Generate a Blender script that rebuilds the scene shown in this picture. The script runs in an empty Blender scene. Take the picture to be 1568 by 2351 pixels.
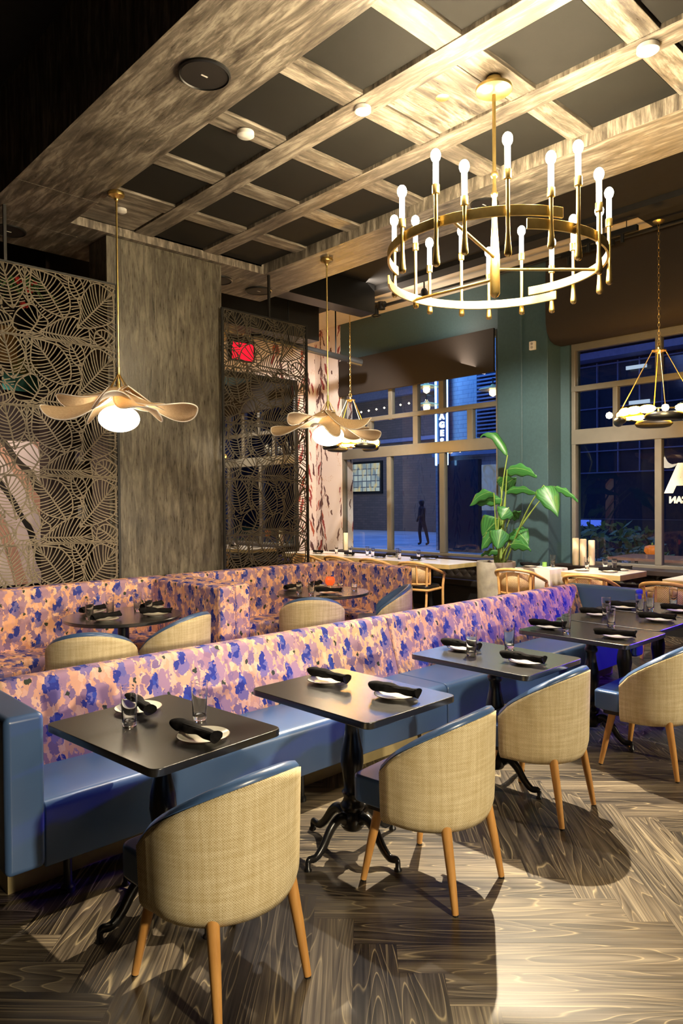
import bpy, bmesh, math, random
from math import sin, cos, pi, radians, sqrt, atan2
from mathutils import Vector, Matrix
from mathutils.noise import noise as pnoise

random.seed(7)
SC = bpy.context.scene
COL = SC.collection

# ---------------------------------------------------------------- camera, world, exposure, lights
cam_d = bpy.data.cameras.new('camera')
cam = bpy.data.objects.new('camera', cam_d); COL.objects.link(cam)
_R = ((0.727883, -0.68565, -0.008352), (-0.015606, -0.004387, -0.999869), (0.685524, 0.727918, -0.013893))
_right, _down, _fwd = (Vector(r) for r in _R)
_m = Matrix((_right, -_down, -_fwd)).transposed().to_4x4()
_m.translation = (0, 0, 1.65)
cam.matrix_world = _m
cam_d.sensor_fit = 'VERTICAL'; cam_d.sensor_height = 36.0
cam_d.lens = 1625.1 * 36.0 / 2351.0
cam_d.clip_start = 0.05; cam_d.clip_end = 200
SC.camera = cam

SC.view_settings.view_transform = 'Standard'
SC.view_settings.look = 'None'
SC.view_settings.gamma = 1.0
SC.view_settings.use_curve_mapping = False
SC.view_settings.exposure = 0.0

wd = bpy.data.worlds.new('night_sky'); SC.world = wd; wd.use_nodes = True
wd.node_tree.nodes['Background'].inputs[0].default_value = (0.05, 0.08, 0.32, 1)
wd.node_tree.nodes['Background'].inputs[1].default_value = 0.22


def lamp(name, kind, loc, energy, color, radius=0.05, target=None, angle=60, blend=0.3, size=None):
    d = bpy.data.lights.new(name, kind); d.energy = energy; d.color = color
    if kind == 'AREA':
        d.shape = 'RECTANGLE'; d.size, d.size_y = size
    else:
        d.shadow_soft_size = radius
    if kind == 'SPOT':
        d.spot_size = radians(angle); d.spot_blend = blend
    o = bpy.data.objects.new(name, d); COL.objects.link(o); o.location = loc
    if target is not None:
        o.rotation_euler = (Vector(target) - Vector(loc)).to_track_quat('-Z', 'Y').to_euler()
    return o

WARM = (1.0, 0.79, 0.5)
# recessed downlight in the right ceiling border: the hard-edged patch on the floor
lamp('downlight_beam', 'SPOT', (5.10, 3.50, 4.10), 2300, (1.0, 0.83, 0.58), 0.02, (1.9, 0.9, 0), 50, 0.3)
# added spots out of view behind the camera, to brighten the chair backs
lamp('chair_back_fill', 'SPOT', (1.5, -2.9, 2.1), 920, (1.0, 0.84, 0.58), 0.10, (1.8, 2.0, 0.72), 36, 0.7)
lamp('chair_back_fill_right', 'SPOT', (5.4, -2.8, 2.1), 860, (1.0, 0.84, 0.60), 0.10, (4.0, 2.0, 0.72), 34, 0.7)
lamp('booth_fill', 'SPOT', (0.4, 1.2, 4.6), 330, (1.0, 0.82, 0.66), 0.10, (3.2, 5.4, 0.7), 46, 0.6)  # added spot without a fitting, lifts the booth fabric
lamp('window_side_fill', 'SPOT', (5.6, 4.2, 4.05), 1100, (1.0, 0.88, 0.70), 0.06, (8.6, 5.6, 1.0), 75, 0.6)  # unseen helper spot brightening the white tables by the windows
lamp('long_table_fill', 'SPOT', (7.0, 7.9, 4.8), 800, (1.0, 0.88, 0.70), 0.05, (8.3, 8.0, 0.7), 70, 0.6)  # added overhead so the long white table reads bright
lamp('window_table_fill', 'SPOT', (7.2, 3.6, 4.8), 560, (1.0, 0.86, 0.74), 0.05, (8.4, 4.2, 0.7), 60, 0.6)  # extra unseen spot for the tables under the right window
lamp('soffit_fill', 'AREA', (8.35, 7.2, 4.45), 34, (1.0, 0.86, 0.70), target=(8.7, 7.0, 5.0), size=(.25, 4))  # added area fill, brightens the pale ceiling band from below
lamp('paper_corner_fill', 'SPOT', (7.1, 7.3, 4.25), 620, (1.0, 0.92, 0.82), 0.06, (9.0, 10.0, 2.2), 80, 0.6)  # invisible added source for the wallpapered corner
lamp('banquette_downlight', 'SPOT', (3.1, 3.75, 4.1), 260, (1.0, 0.93, 0.86), 0.03, (2.6, 3.0, 0.45), 52, 0.6)
lamp('banquette_downlight_far', 'SPOT', (5.1, 3.9, 4.1), 300, (1.0, 0.93, 0.90), 0.03, (4.6, 3.0, 0.45), 52, 0.6)
# coloured stage lamps of the bar at the right
lamp('violet_spot', 'SPOT', (7.6, 1.0, 1.7), 700, (0.08, 0.03, 1.0), 0.03, (2.4, 2.85, 0.30), 18, 0.4)
lamp('violet_spot_near', 'SPOT', (7.6, 1.0, 1.7), 330, (0.10, 0.03, 1.0), 0.03, (5.6, 3.0, 0.2), 44, 0.4)
lamp('violet_spot_window', 'SPOT', (6.3, -1.4, 2.6), 260, (0.30, 0.10, 1.0), 0.03, (8.2, 4.2, 0.6), 30, 0.4)

# ---------------------------------------------------------------- mesh helpers
class MB:
    """collects shapes, builds ONE mesh object"""
    def __init__(s): s.v = []; s.f = []; s.uv = {}
    def add(s, vs, fs, uvs=None):
        o = len(s.v); s.v += [tuple(v) for v in vs]
        for i, f in enumerate(fs):
            if uvs is not None: s.uv[len(s.f)] = uvs[i]
            s.f.append([o + k for k in f])
        return s
    def box(s, x0, x1, y0, y1, z0, z1):
        v = [(x, y, z) for x in (x0, x1) for y in (y0, y1) for z in (z0, z1)]
        return s.add(v, [(0, 1, 3, 2), (4, 6, 7, 5), (0, 4, 5, 1), (2, 3, 7, 6), (0, 2, 6, 4), (1, 5, 7, 3)])
    def grid(s, pts, nu, nv, closeu=False, closev=False, flip=False):
        """pts[u][v]"""
        vs = [p for row in pts for p in row]; fs = []
        for i in range(nu if closeu else nu - 1):
            for j in range(nv if closev else nv - 1):
                a = i * nv + j; b = ((i + 1) % nu) * nv + j
                c = ((i + 1) % nu) * nv + (j + 1) % nv; d = i * nv + (j + 1) % nv
                fs.append((a, d, c, b) if flip else (a, b, c, d))
        return s.add(vs, fs)
    def lathe(s, prof, n=24, c=(0, 0, 0), sx=1, sy=1):
        """prof: (r,z) from bottom to top; r=0 ends close"""
        pts = [[(c[0] + r * sx * cos(2 * pi * i / n), c[1] + r * sy * sin(2 * pi * i / n), c[2] + z) for (r, z) in prof] for i in range(n)]
        s.grid(pts, n, len(prof), closeu=True)
        o = len(s.v) - n * len(prof); m = len(prof)
        if prof[0][0] > 1e-6: s.f.append([o + i * m for i in range(n)][::-1])
        if prof[-1][0] > 1e-6: s.f.append([o + i * m + m - 1 for i in range(n)])
        return s
    def cyl(s, a, b, r, r2=None, n=12):
        return s.tube([a, b], [r, r if r2 is None else r2], n)
    def tube(s, path, rad, n=8, flat=1.0, closed=False, up=None):
        P = [Vector(p) for p in path]; m = len(P)
        if not hasattr(rad, '__len__'): rad = [rad] * m
        rows = []; prev = None
        for i, p in enumerate(P):
            if closed: t = P[(i + 1) % m] - P[i - 1]
            else: t = P[min(i + 1, m - 1)] - P[max(i - 1, 0)]
            if t.length < 1e-9: t = Vector((0, 0, 1))
            t.normalize()
            if up is not None:
                nrm = Vector(up) - t * t.dot(Vector(up))
            elif prev is None:
                nrm = Vector((0, 0, 1)) if abs(t.z) < .9 else Vector((1, 0, 0)); nrm -= t * t.dot(nrm)
            else: nrm = prev - t * t.dot(prev)
            if nrm.length < 1e-6: nrm = t.orthogonal()
            nrm.normalize(); prev = nrm; bi = t.cross(nrm)
            rows.append([p + nrm * (rad[i] * cos(2 * pi * k / n)) + bi * (rad[i] * flat * sin(2 * pi * k / n)) for k in range(n)])
        s.grid(rows, m, n, closeu=closed, closev=True)
        if not closed:
            o = len(s.v) - m * n
            s.f.append([o + k for k in range(n)][::-1]); s.f.append([o + (m - 1) * n + k for k in range(n)])
        return s
    def prism(s, poly, z0, z1):
        n = len(poly)
        s.add([(x, y, z0) for x, y in poly] + [(x, y, z1) for x, y in poly],
              [tuple(range(n))[::-1], tuple(range(n, 2 * n))] + [(i, (i + 1) % n, n + (i + 1) % n, n + i) for i in range(n)])
        return s
    def extr(s, poly, axis, a, b):
        """poly of 2D points in the plane across `axis`, swept from a to b"""
        n = len(poly)
        def P(u, w, t): return (t, u, w) if axis == 'x' else ((u, t, w) if axis == 'y' else (u, w, t))
        s.add([P(u, w, a) for u, w in poly] + [P(u, w, b) for u, w in poly],
              [tuple(range(n))[::-1], tuple(range(n, 2 * n))] + [(i, (i + 1) % n, n + (i + 1) % n, n + i) for i in range(n)])
        return s
    def build(s, name, mat, parent=None, smooth=None, bevel=0, seg=2, fixn=True, subsurf=0, merge=False):
        me = bpy.data.meshes.new(name)
        me.from_pydata(s.v, [], s.f)
        if s.uv:
            uvl = me.uv_layers.new(name='UVMap')
            for p in me.polygons:
                q = s.uv.get(p.index)
                if q:
                    for k, li in enumerate(p.loop_indices): uvl.data[li].uv = q[k]
        else:
            box_uv(me)
        if fixn:
            bm = bmesh.new(); bm.from_mesh(me)
            if merge: bmesh.ops.remove_doubles(bm, verts=bm.verts, dist=1e-5)
            bmesh.ops.recalc_face_normals(bm, faces=bm.faces); bm.to_mesh(me); bm.free()
        if smooth:
            me.shade_smooth(); me.set_sharp_from_angle(angle=radians(smooth))
        me.materials.append(mat)
        o = bpy.data.objects.new(name, me); COL.objects.link(o)
        if parent: o.parent = parent
        if bevel:
            b = o.modifiers.new('bevel', 'BEVEL'); b.width = bevel; b.segments = seg; b.limit_method = 'ANGLE'; b.angle_limit = radians(40)
            if not smooth: me.shade_smooth(); me.set_sharp_from_angle(angle=radians(180))
            w = o.modifiers.new('wn', 'WEIGHTED_NORMAL'); w.keep_sharp = True
        if subsurf:
            q = o.modifiers.new('sub', 'SUBSURF'); q.levels = subsurf; q.render_levels = subsurf
        return o

def box_uv(me):
    uvl = me.uv_layers.new(name='UVMap')
    for p in me.polygons:
        n = p.normal; ax = max(range(3), key=lambda k: abs(n[k]))
        for li in p.loop_indices:
            c = me.vertices[me.loops[li].vertex_index].co
            uvl.data[li].uv = (c.y, c.z) if ax == 0 else ((c.x, c.z) if ax == 1 else (c.x, c.y))

def tag(o, label=None, cat=None, group=None, kind=None):
    if label: o['label'] = label
    if cat: o['category'] = cat
    if group: o['group'] = group
    if kind: o['kind'] = kind
    return o
def empty(name, loc, rz=0, label=None, cat=None, group=None):
    o = bpy.data.objects.new(name, None); COL.objects.link(o); o.empty_display_size = .1
    o.location = loc; o.rotation_euler = (0, 0, rz)
    return tag(o, label, cat, group)
def copy_tree(o, parent=None):
    c = o.copy(); COL.objects.link(c)
    if parent: c.parent = parent
    for ch in list(o.children): copy_tree(ch, c)
    return c
def struct(o): o['kind'] = 'structure'; return o
def arc(cx, cy, r, a0, a1, n, z=None):
    out = []
    for i in range(n + 1):
        a = radians(a0 + (a1 - a0) * i / n); p = (cx + r * cos(a), cy + r * sin(a))
        out.append(p if z is None else p + (z,))
    return out
def bez(p, n):
    """Catmull-Rom through points"""
    P = [Vector(q) for q in p]; P = [P[0] * 2 - P[1]] + P + [P[-1] * 2 - P[-2]]; out = []
    for i in range(1, len(P) - 2):
        for k in range(n):
            t = k / n; a, b, c, d = P[i - 1], P[i], P[i + 1], P[i + 2]
            out.append(.5 * ((2 * b) + (c - a) * t + (2 * a - 5 * b + 4 * c - d) * t * t + (3 * b - a - 3 * c + d) * t ** 3))
    out.append(P[-2]); return out

# ---------------------------------------------------------------- materials
class NT:
    def __init__(s, name):
        s.m = bpy.data.materials.new(name); s.m.use_nodes = True; s.t = s.m.node_tree
        s.b = s.t.nodes['Principled BSDF']; s.out = s.t.nodes['Material Output']
    def n(s, typ, **kw):
        q = s.t.nodes.new(typ)
        for k, v in kw.items():
            if k[0] == '_': setattr(q, k[1:], v)
        return q
    def link(s, a, b): s.t.links.new(a, b)
    def uv(s, scale=(1, 1, 1), rot=0, loc=(0, 0, 0)):
        tc = s.n('ShaderNodeUVMap'); mp = s.n('ShaderNodeMapping')
        mp.inputs['Scale'].default_value = scale; mp.inputs['Rotation'].default_value = (0, 0, rot); mp.inputs['Location'].default_value = loc
        s.link(tc.outputs[0], mp.inputs[0]); return mp.outputs[0]
    def obj(s, scale=(1, 1, 1)):
        tc = s.n('ShaderNodeTexCoord'); mp = s.n('ShaderNodeMapping'); mp.inputs['Scale'].default_value = scale
        s.link(tc.outputs['Object'], mp.inputs[0]); return mp.outputs[0]
    def noise(s, vec, scale, detail=3, rough=.5, dist=0):
        q = s.n('ShaderNodeTexNoise'); s.link(vec, q.inputs['Vector'])
        q.inputs['Scale'].default_value = scale; q.inputs['Detail'].default_value = detail
        q.inputs['Roughness'].default_value = rough; q.inputs['Distortion'].default_value = dist
        return q
    def vor(s, vec, scale, feat='F1', rand=1):
        q = s.n('ShaderNodeTexVoronoi'); q.feature = feat; s.link(vec, q.inputs['Vector'])
        q.inputs['Scale'].default_value = scale; q.inputs['Randomness'].default_value = rand; return q
    def ramp(s, fac, stops, interp='LINEAR'):
        q = s.n('ShaderNodeValToRGB'); s.link(fac, q.inputs[0]); r = q.color_ramp; r.interpolation = interp
        r.elements[0].position = stops[0][0]; r.elements[0].color = (*stops[0][1], 1)
        r.elements[1].position = stops[-1][0]; r.elements[1].color = (*stops[-1][1], 1)
        for p, c in stops[1:-1]:
            e = r.elements.new(p); e.color = (*c, 1)
        return q.outputs[0]
    def math(s, op, a, b=None, c=None, clamp=False):
        q = s.n('ShaderNodeMath'); q.operation = op; q.use_clamp = clamp
        for i, x in enumerate((a, b, c)):
            if x is None: continue
            if isinstance(x, (int, float)): q.inputs[i].default_value = x
            else: s.link(x, q.inputs[i])
        return q.outputs[0]
    def mix(s, fac, a, b, mode='MIX'):
        q = s.n('ShaderNodeMix'); q.data_type = 'RGBA'; q.blend_type = mode
        if isinstance(fac, (int, float)): q.inputs[0].default_value = fac
        else: s.link(fac, q.inputs[0])
        for i, x in ((6, a), (7, b)):
            if isinstance(x, tuple): q.inputs[i].default_value = (*x, 1)
            else: s.link(x, q.inputs[i])
        return q.outputs[2]
    def sep(s, vec):
        q = s.n('ShaderNodeSeparateXYZ'); s.link(vec, q.inputs[0]); return q.outputs
    def comb(s, x, y, z=0):
        q = s.n('ShaderNodeCombineXYZ')
        for i, v in enumerate((x, y, z)):
            if isinstance(v, (int, float)): q.inputs[i].default_value = v
            else: s.link(v, q.inputs[i])
        return q.outputs[0]
    def addv(s, a, b):
        q = s.n('ShaderNodeVectorMath'); q.operation = 'ADD'; s.link(a, q.inputs[0]); s.link(b, q.inputs[1]); return q.outputs[0]
    def scalev(s, a, k):
        q = s.n('ShaderNodeVectorMath'); q.operation = 'SCALE'; s.link(a, q.inputs[0]); q.inputs['Scale'].default_value = k; return q.outputs[0]
    def bump(s, h, strength=.3, dist=.002):
        q = s.n('ShaderNodeBump'); q.inputs['Strength'].default_value = strength; q.inputs['Distance'].default_value = dist
        s.link(h, q.inputs['Height']); s.link(q.outputs[0], s.b.inputs['Normal'])
    def set(s, **kw):
        names = dict(color='Base Color', rough='Roughness', metal='Metallic', spec='Specular IOR Level', trans='Transmission Weight', ior='IOR', emit='Emission Color', estr='Emission Strength', alpha='Alpha', coat='Coat Weight', crough='Coat Roughness', sheen='Sheen Weight', sss='Subsurface Weight')
        for k, v in kw.items():
            i = s.b.inputs[names[k]]
            if hasattr(v, 'is_linked') or isinstance(v, bpy.types.NodeSocket): s.link(v, i)
            elif isinstance(v, tuple): i.default_value = (*v, 1)
            else: i.default_value = v
        return s

def plain(name, color, rough=.5, metal=0, var=.12, scale=8, **kw):
    t = NT(name); nz = t.noise(t.obj(), scale, 4)
    dark = tuple(c * (1 - var) for c in color); lite = tuple(min(1, c * (1 + var)) for c in color)
    t.set(color=t.ramp(nz.outputs[0], [(.3, dark), (.7, lite)]), rough=rough, metal=metal, **kw); return t.m
def emit(name, color, strength):
    t = NT(name); t.set(color=tuple(.25 * c for c in color), emit=color, estr=strength, rough=.4); return t.m

def laminate(name, rot, lo=(.050, .041, .033), mid=(.165, .14, .11), hi=(.42, .37, .30), rough=.36):
    t = NT(name); v = t.uv((1, 1, 1), rot)
    st = t.n('ShaderNodeMapping'); st.inputs['Scale'].default_value = (2.2, 14, 1); t.link(v, st.inputs[0])
    a = t.noise(st.outputs[0], 1.2, 8, .66, .6)
    st2 = t.n('ShaderNodeMapping'); st2.inputs['Scale'].default_value = (9, 70, 1); t.link(v, st2.inputs[0])
    b = t.noise(st2.outputs[0], 1.0, 5, .6)
    c = t.noise(v, 2.0, 4)
    f = t.math('ADD', t.math('MULTIPLY', a.outputs[0], .75), t.math('MULTIPLY', b.outputs[0], .25))
    f = t.math('ADD', f, t.math('MULTIPLY', t.math('SUBTRACT', c.outputs[0], .5), .22))
    col = t.ramp(f, [(.36, lo), (.5, mid), (.64, hi)])
    t.set(color=col, rough=t.ramp(b.outputs[0], [(.3, (rough - .1,) * 3), (.7, (rough + .2,) * 3)]))
    t.bump(f, .5, .004); return t.m
M = {}
M['lam_y'] = laminate('weathered_wood_laminate', pi / 2)          # grain along world y (uv of a ceiling = x,y)
M['lam_x'] = laminate('weathered_wood_laminate_cross', 0)
M['lam_v'] = laminate('weathered_wood_laminate_column', pi / 2, (.046, .040, .031), (.110, .096, .072), (.215, .192, .145), rough=.3)
M['black_panel'] = plain('black_ceiling_panel', (.016, .015, .013), .7, var=.05, spec=.2)
M['dark_ceiling'] = plain('dark_upper_ceiling', (.018, .016, .015), .8)
M['white_ceiling'] = plain('cream_plaster', (.62, .55, .45), .8, var=.04)
M['green_wall'] = plain('dark_teal_paint', (.045, .086, .098), .42, var=.08, scale=30)
M['dark_wall'] = plain('dark_brown_wall', (.018, .009, .007), .6)
M['brown_shade'] = plain('brown_roller_shade_cloth', (.020, .013, .009), .85, var=.1, scale=60)
M['frame'] = plain('grey_window_frame_paint', (.15, .14, .115), .38, var=.06)
M['black_metal'] = plain('black_metal', (.012, .012, .012), .38, var=.1)
M['iron'] = plain('black_cast_iron', (.009, .009, .010), .28, var=.1)
M['grille'] = plain('speaker_grille_black', (.012, .010, .009), .6)
M['gold'] = plain('gold_leaf', (.96, .70, .27), .36, 1.0, .12, 20)
M['brass'] = plain('polished_brass', (.90, .66, .24), .30, 1.0, .05)
M['white_plastic'] = plain('white_plastic', (.75, .73, .68), .4, var=.02)
M['plate'] = plain('ivory_stoneware', (.76, .72, .6), .15, var=.02)
M['plate_rim'] = plain('dark_brown_glaze', (.07, .035, .02), .25)
M['napkin'] = plain('black_napkin_cloth', (.010, .009, .009), .9, var=.3, scale=60, spec=.15)
M['table_black'] = plain('black_table_laminate', (.017, .016, .016), .27, var=.1, scale=60, spec=.9, coat=.8, crough=.24)
M['leather'] = plain('black_leather', (.015, .013, .012), .32)
M['oak'] = None
t = NT('honey_oak'); v = t.obj((30, 30, 2)); nz = t.noise(v, 1, 5, .6)
t.set(color=t.ramp(nz.outputs[0], [(.3, (.52, .24, .06)), (.7, (.76, .40, .12))]), rough=.35); M['oak'] = t.m
t = NT('bentwood_beech'); v = t.obj((8, 8, 8)); nz = t.noise(v, 1.5, 5, .6)
t.set(color=t.ramp(nz.outputs[0], [(.3, (.62, .32, .1)), (.7, (.8, .48, .18))]), rough=.32); M['beech'] = t.m

# floral upholstery
t = NT('floral_upholstery_print'); v = t.uv((1.22, 1.22, 1))
nv = t.noise(v, 9, 3); nn = t.n('ShaderNodeVectorMath'); nn.operation = 'SUBTRACT'; t.link(nv.outputs['Color'], nn.inputs[0]); nn.inputs[1].default_value = (.5, .5, .5)
vd = t.addv(v, t.scalev(nn.outputs[0], .055))
nv2 = t.noise(v, 38, 2); n2 = t.n('ShaderNodeVectorMath'); n2.operation = 'SUBTRACT'; t.link(nv2.outputs['Color'], n2.inputs[0]); n2.inputs[1].default_value = (.5, .5, .5)
vdd = t.addv(vd, t.scalev(n2.outputs[0], .028))
shv = t.n('ShaderNodeMapping'); shv.inputs['Scale'].default_value = (1.5, .75, 1); shv.inputs['Rotation'].default_value = (0, 0, .5); t.link(vdd, shv.inputs[0]); vsh = shv.outputs[0]
shard = t.sep(t.vor(vsh, 30).outputs['Color'])[1]; jag = t.math('MULTIPLY', t.math('SUBTRACT', shard, .5), .34)
c1 = t.vor(vsh, 24); k1 = t.sep(c1.outputs['Color'])[0]
base = t.ramp(k1, [(0, (.86, .46, .27)), (.34, (.95, .6, .38)), (.5, (.80, .42, .30)), (.56, (.42, .24, .31)), (.7, (.90, .53, .36)), (.85, (.50, .30, .36))], 'CONSTANT')
c2 = t.vor(vdd, 11.5); k2 = t.sep(c2.outputs['Color'])
m2 = t.math('MULTIPLY', t.math('LESS_THAN', t.math('ADD', c2.outputs[0], jag), .42), t.math('GREATER_THAN', k2[1], .42))
mauve = t.ramp(k2[2], [(0, (.33, .19, .29)), (.4, (.44, .27, .37)), (.7, (.25, .16, .30))], 'CONSTANT')
col = t.mix(m2, base, mauve)
# blue blooms on a half-drop repeat
sx = t.sep(vdd)
u = t.math('MULTIPLY', sx[0], 4.6); w = t.math('MULTIPLY', sx[1], 4.1)
w2 = t.math('ADD', w, t.math('MULTIPLY', t.math('MODULO', t.math('FLOOR', u), 2), .5))
fu = t.math('SUBTRACT', t.math('FRACT', u), .5); fw = t.math('SUBTRACT', t.math('FRACT', w2), .5)
def blob(ou, ow, au, aw):
    a = t.math('MULTIPLY', t.math('SUBTRACT', fu, ou), au); b = t.math('MULTIPLY', t.math('SUBTRACT', fw, ow), aw)
    return t.math('SQRT', t.math('ADD', t.math('MULTIPLY', a, a), t.math('MULTIPLY', b, b)))
col = t.mix(t.math('LESS_THAN', t.math('ADD', blob(.20, .06, 2.5, 1.8), jag), .5), col, (.43, .26, .36))
col = t.mix(t.math('LESS_THAN', t.math('ADD', blob(-.08, -.18, 2.5, 2.0), jag), .5), col, (.24, .18, .40))
d1 = t.math('LESS_THAN', t.math('ADD', blob(-.08, .05, 3.2, 2.0), jag), .47)
bl = t.ramp(t.sep(t.vor(vdd, 30).outputs['Color'])[0], [(0, (.018, .035, .30)), (.6, (.03, .07, .42)), (.8, (.16, .15, .42))], 'CONSTANT')
col = t.mix(d1, col, bl)
col = t.mix(t.math('LESS_THAN', t.math('ADD', blob(-.30, -.12, 6, 4), jag), .5), col, (.02, .04, .30))
col = t.mix(t.math('LESS_THAN', t.math('ADD', blob(.30, -.34, 7, 6), jag), .42), col, (.03, .045, .02))
wv = t.noise(t.uv((1, 1, 1)), 700, 2)
t.set(color=col, rough=.72); t.bump(wv.outputs[0], .12, .001); M['floral'] = t.m

# tweed weave of the tub chairs
t = NT('woven_straw_tweed'); v = t.uv(); s_ = t.sep(v)
wob = t.noise(v, 45, 2)
uu = t.math('ADD', t.math('MULTIPLY', s_[0], 2 * pi / .0086), t.math('MULTIPLY', wob.outputs[0], 1.8))
vv = t.math('ADD', t.math('MULTIPLY', s_[1], 2 * pi / .0086), t.math('MULTIPLY', wob.outputs[0], 1.8))
wv = t.math('MULTIPLY', t.math('SINE', uu), t.math('SINE', vv))
thr = t.noise(t.uv((6, 60, 1)), 1, 3); thr2 = t.noise(t.uv((70, 4, 1)), 1, 3)
base = t.ramp(thr.outputs[0], [(.35, (.62, .49, .25)), (.65, (.86, .74, .48))])
base = t.mix(.5, base, t.ramp(thr2.outputs[0], [(.35, (.62, .50, .27)), (.65, (.86, .75, .50))]))
hole = t.math('GREATER_THAN', t.math('ADD', wv, t.math('MULTIPLY', t.math('SUBTRACT', t.noise(v, 200, 2).outputs[0], .5), 1.4)), .52)
t.set(color=t.mix(t.math('MULTIPLY', hole, .8), base, (.24, .145, .045)), rough=.8)
t.bump(t.math('SUBTRACT', 1, hole), .4, .001); M['tweed'] = t.m

t = NT('blue_vinyl'); nz = t.noise(t.uv(), 500, 3); nb = t.noise(t.uv(), 3, 2)
t.set(color=t.ramp(nb.outputs[0], [(.3, (.055, .115, .26)), (.7, (.075, .145, .31))]), rough=.30, spec=.7); t.bump(nz.outputs[0], .15, .0008); M['vinyl'] = t.m

# wood floor: UV u along the plank, v across it, each plank in a cell of its own
t = NT('herringbone_plank'); v = t.uv(); s_ = t.sep(v)
idu = t.math('FLOOR', t.math('DIVIDE', s_[0], 10)); idv = t.math('FLOOR', t.math('DIVIDE', s_[1], 10))
wn = t.n('ShaderNodeTexWhiteNoise'); wn.noise_dimensions = '2D'; t.link(t.comb(idu, idv), wn.inputs['Vector'])
rnd = wn.outputs['Value']
h = t.noise(t.comb(t.math('MULTIPLY', s_[0], .8), t.math('MULTIPLY', s_[1], 7.5), 0), 1.0, 1.2, .4, .1)
fine = t.noise(t.comb(t.math('MULTIPLY', s_[0], 1.5), t.math('MULTIPLY', s_[1], 95), 0), 1.0, 4, .6)
broad = t.noise(t.comb(t.math('MULTIPLY', s_[0], 1.2), t.math('MULTIPLY', s_[1], 20), 3), 1.0, 3, .6)
rings = t.math('FRACT', t.math('MULTIPLY', h.outputs[0], 17))
tone = t.math('ADD', t.math('MULTIPLY', rings, .16), t.math('ADD', t.math('MULTIPLY', fine.outputs[0], .50), t.math('MULTIPLY', broad.outputs[0], .52)))
tone = t.math('ADD', tone, t.math('MULTIPLY', t.math('SUBTRACT', rnd, .5), .22))
col = t.ramp(tone, [(.42, (.011, .008, .006)), (.55, (.042, .032, .022)), (.68, (.115, .09, .062)), (.85, (.24, .20, .135))])
line = t.ramp(rings, [(0, (1, 1, 1)), (.07, (.15,) * 3), (.13, (0, 0, 0)), (.96, (0, 0, 0)), (1, (.7,) * 3)])
f2 = t.noise(t.comb(t.math('MULTIPLY', s_[0], .8), t.math('MULTIPLY', s_[1], 60), 7), 1, 2)
line = t.math('MULTIPLY', line, t.ramp(broad.outputs[0], [(.35, (.3,) * 3), (.6, (1,) * 3)]))
col = t.mix(line, col, (.46, .37, .22))
hair = t.ramp(f2.outputs[0], [(.66, (0, 0, 0)), (.72, (.55,) * 3)])
col = t.mix(hair, col, (.40, .33, .22))
ed = t.math('MINIMUM', t.math('SUBTRACT', t.math('MODULO', s_[1], 10), 2), t.math('SUBTRACT', 2.16, t.math('MODULO', s_[1], 10)))
t.set(color=t.mix(t.math('LESS_THAN', ed, .0012), col, (.02, .015, .01)), rough=t.ramp(fine.outputs[0], [(.3, (.3,) * 3), (.7, (.45,) * 3)]))
M['floor'] = t.m

# wallpaper: pink ground, climbing branch with red and brown leaves
t = NT('botanical_wallpaper'); v = t.uv(); s_ = t.sep(v)
wob = t.noise(v, 7, 3); wc = t.n('ShaderNodeVectorMath'); wc.operation = 'SUBTRACT'; t.link(wob.outputs['Color'], wc.inputs[0]); wc.inputs[1].default_value = (.5, .5, .5)
vd = t.addv(v, t.scalev(wc.outputs[0], .12)); sd = t.sep(vd)
per = t.math('ABSOLUTE', t.math('SUBTRACT', t.math('FRACT', t.math('MULTIPLY_ADD', sd[0], 1.45, .52)), .5))
band = t.math('SUBTRACT', 1, t.math('MULTIPLY', per, 2.5), clamp=True)
lf = t.vor(t.comb(t.math('MULTIPLY', sd[0], 1.0), t.math('ADD', t.math('MULTIPLY', sd[1], .55), t.math('MULTIPLY', per, 1.0))), 9)
ln = t.math('MULTIPLY', t.math('LESS_THAN', lf.outputs[0], .43), t.math('GREATER_THAN', t.math('ADD', band, t.math('MULTIPLY', t.sep(lf.outputs['Color'])[1], .6)), .66))
lc = t.ramp(t.sep(lf.outputs['Color'])[0], [(0, (.10, .04, .045)), (.35, (.30, .05, .05)), (.6, (.16, .09, .08)), (.8, (.42, .10, .06))], 'CONSTANT')
col = t.mix(ln, (.80, .69, .64), lc)
stem = t.math('LESS_THAN', per, .02); col = t.mix(stem, col, (.12, .06, .05))
lf2 = t.vor(t.comb(sd[0], t.math('MULTIPLY', sd[1], .45)), 7)
col = t.mix(t.math('MULTIPLY', t.math('LESS_THAN', lf2.outputs[0], .16), t.math('LESS_THAN', band, .02)), col, (.13, .07, .06))
col = t.mix(t.math('MULTIPLY', t.math('LESS_THAN', t.vor(vd, 60).outputs[0], .28), t.math('GREATER_THAN', t.noise(v, 4, 2).outputs[0], .62)), col, (.55, .33, .12))
t.set(color=col, rough=.65); M['wallpaper'] = t.m

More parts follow.
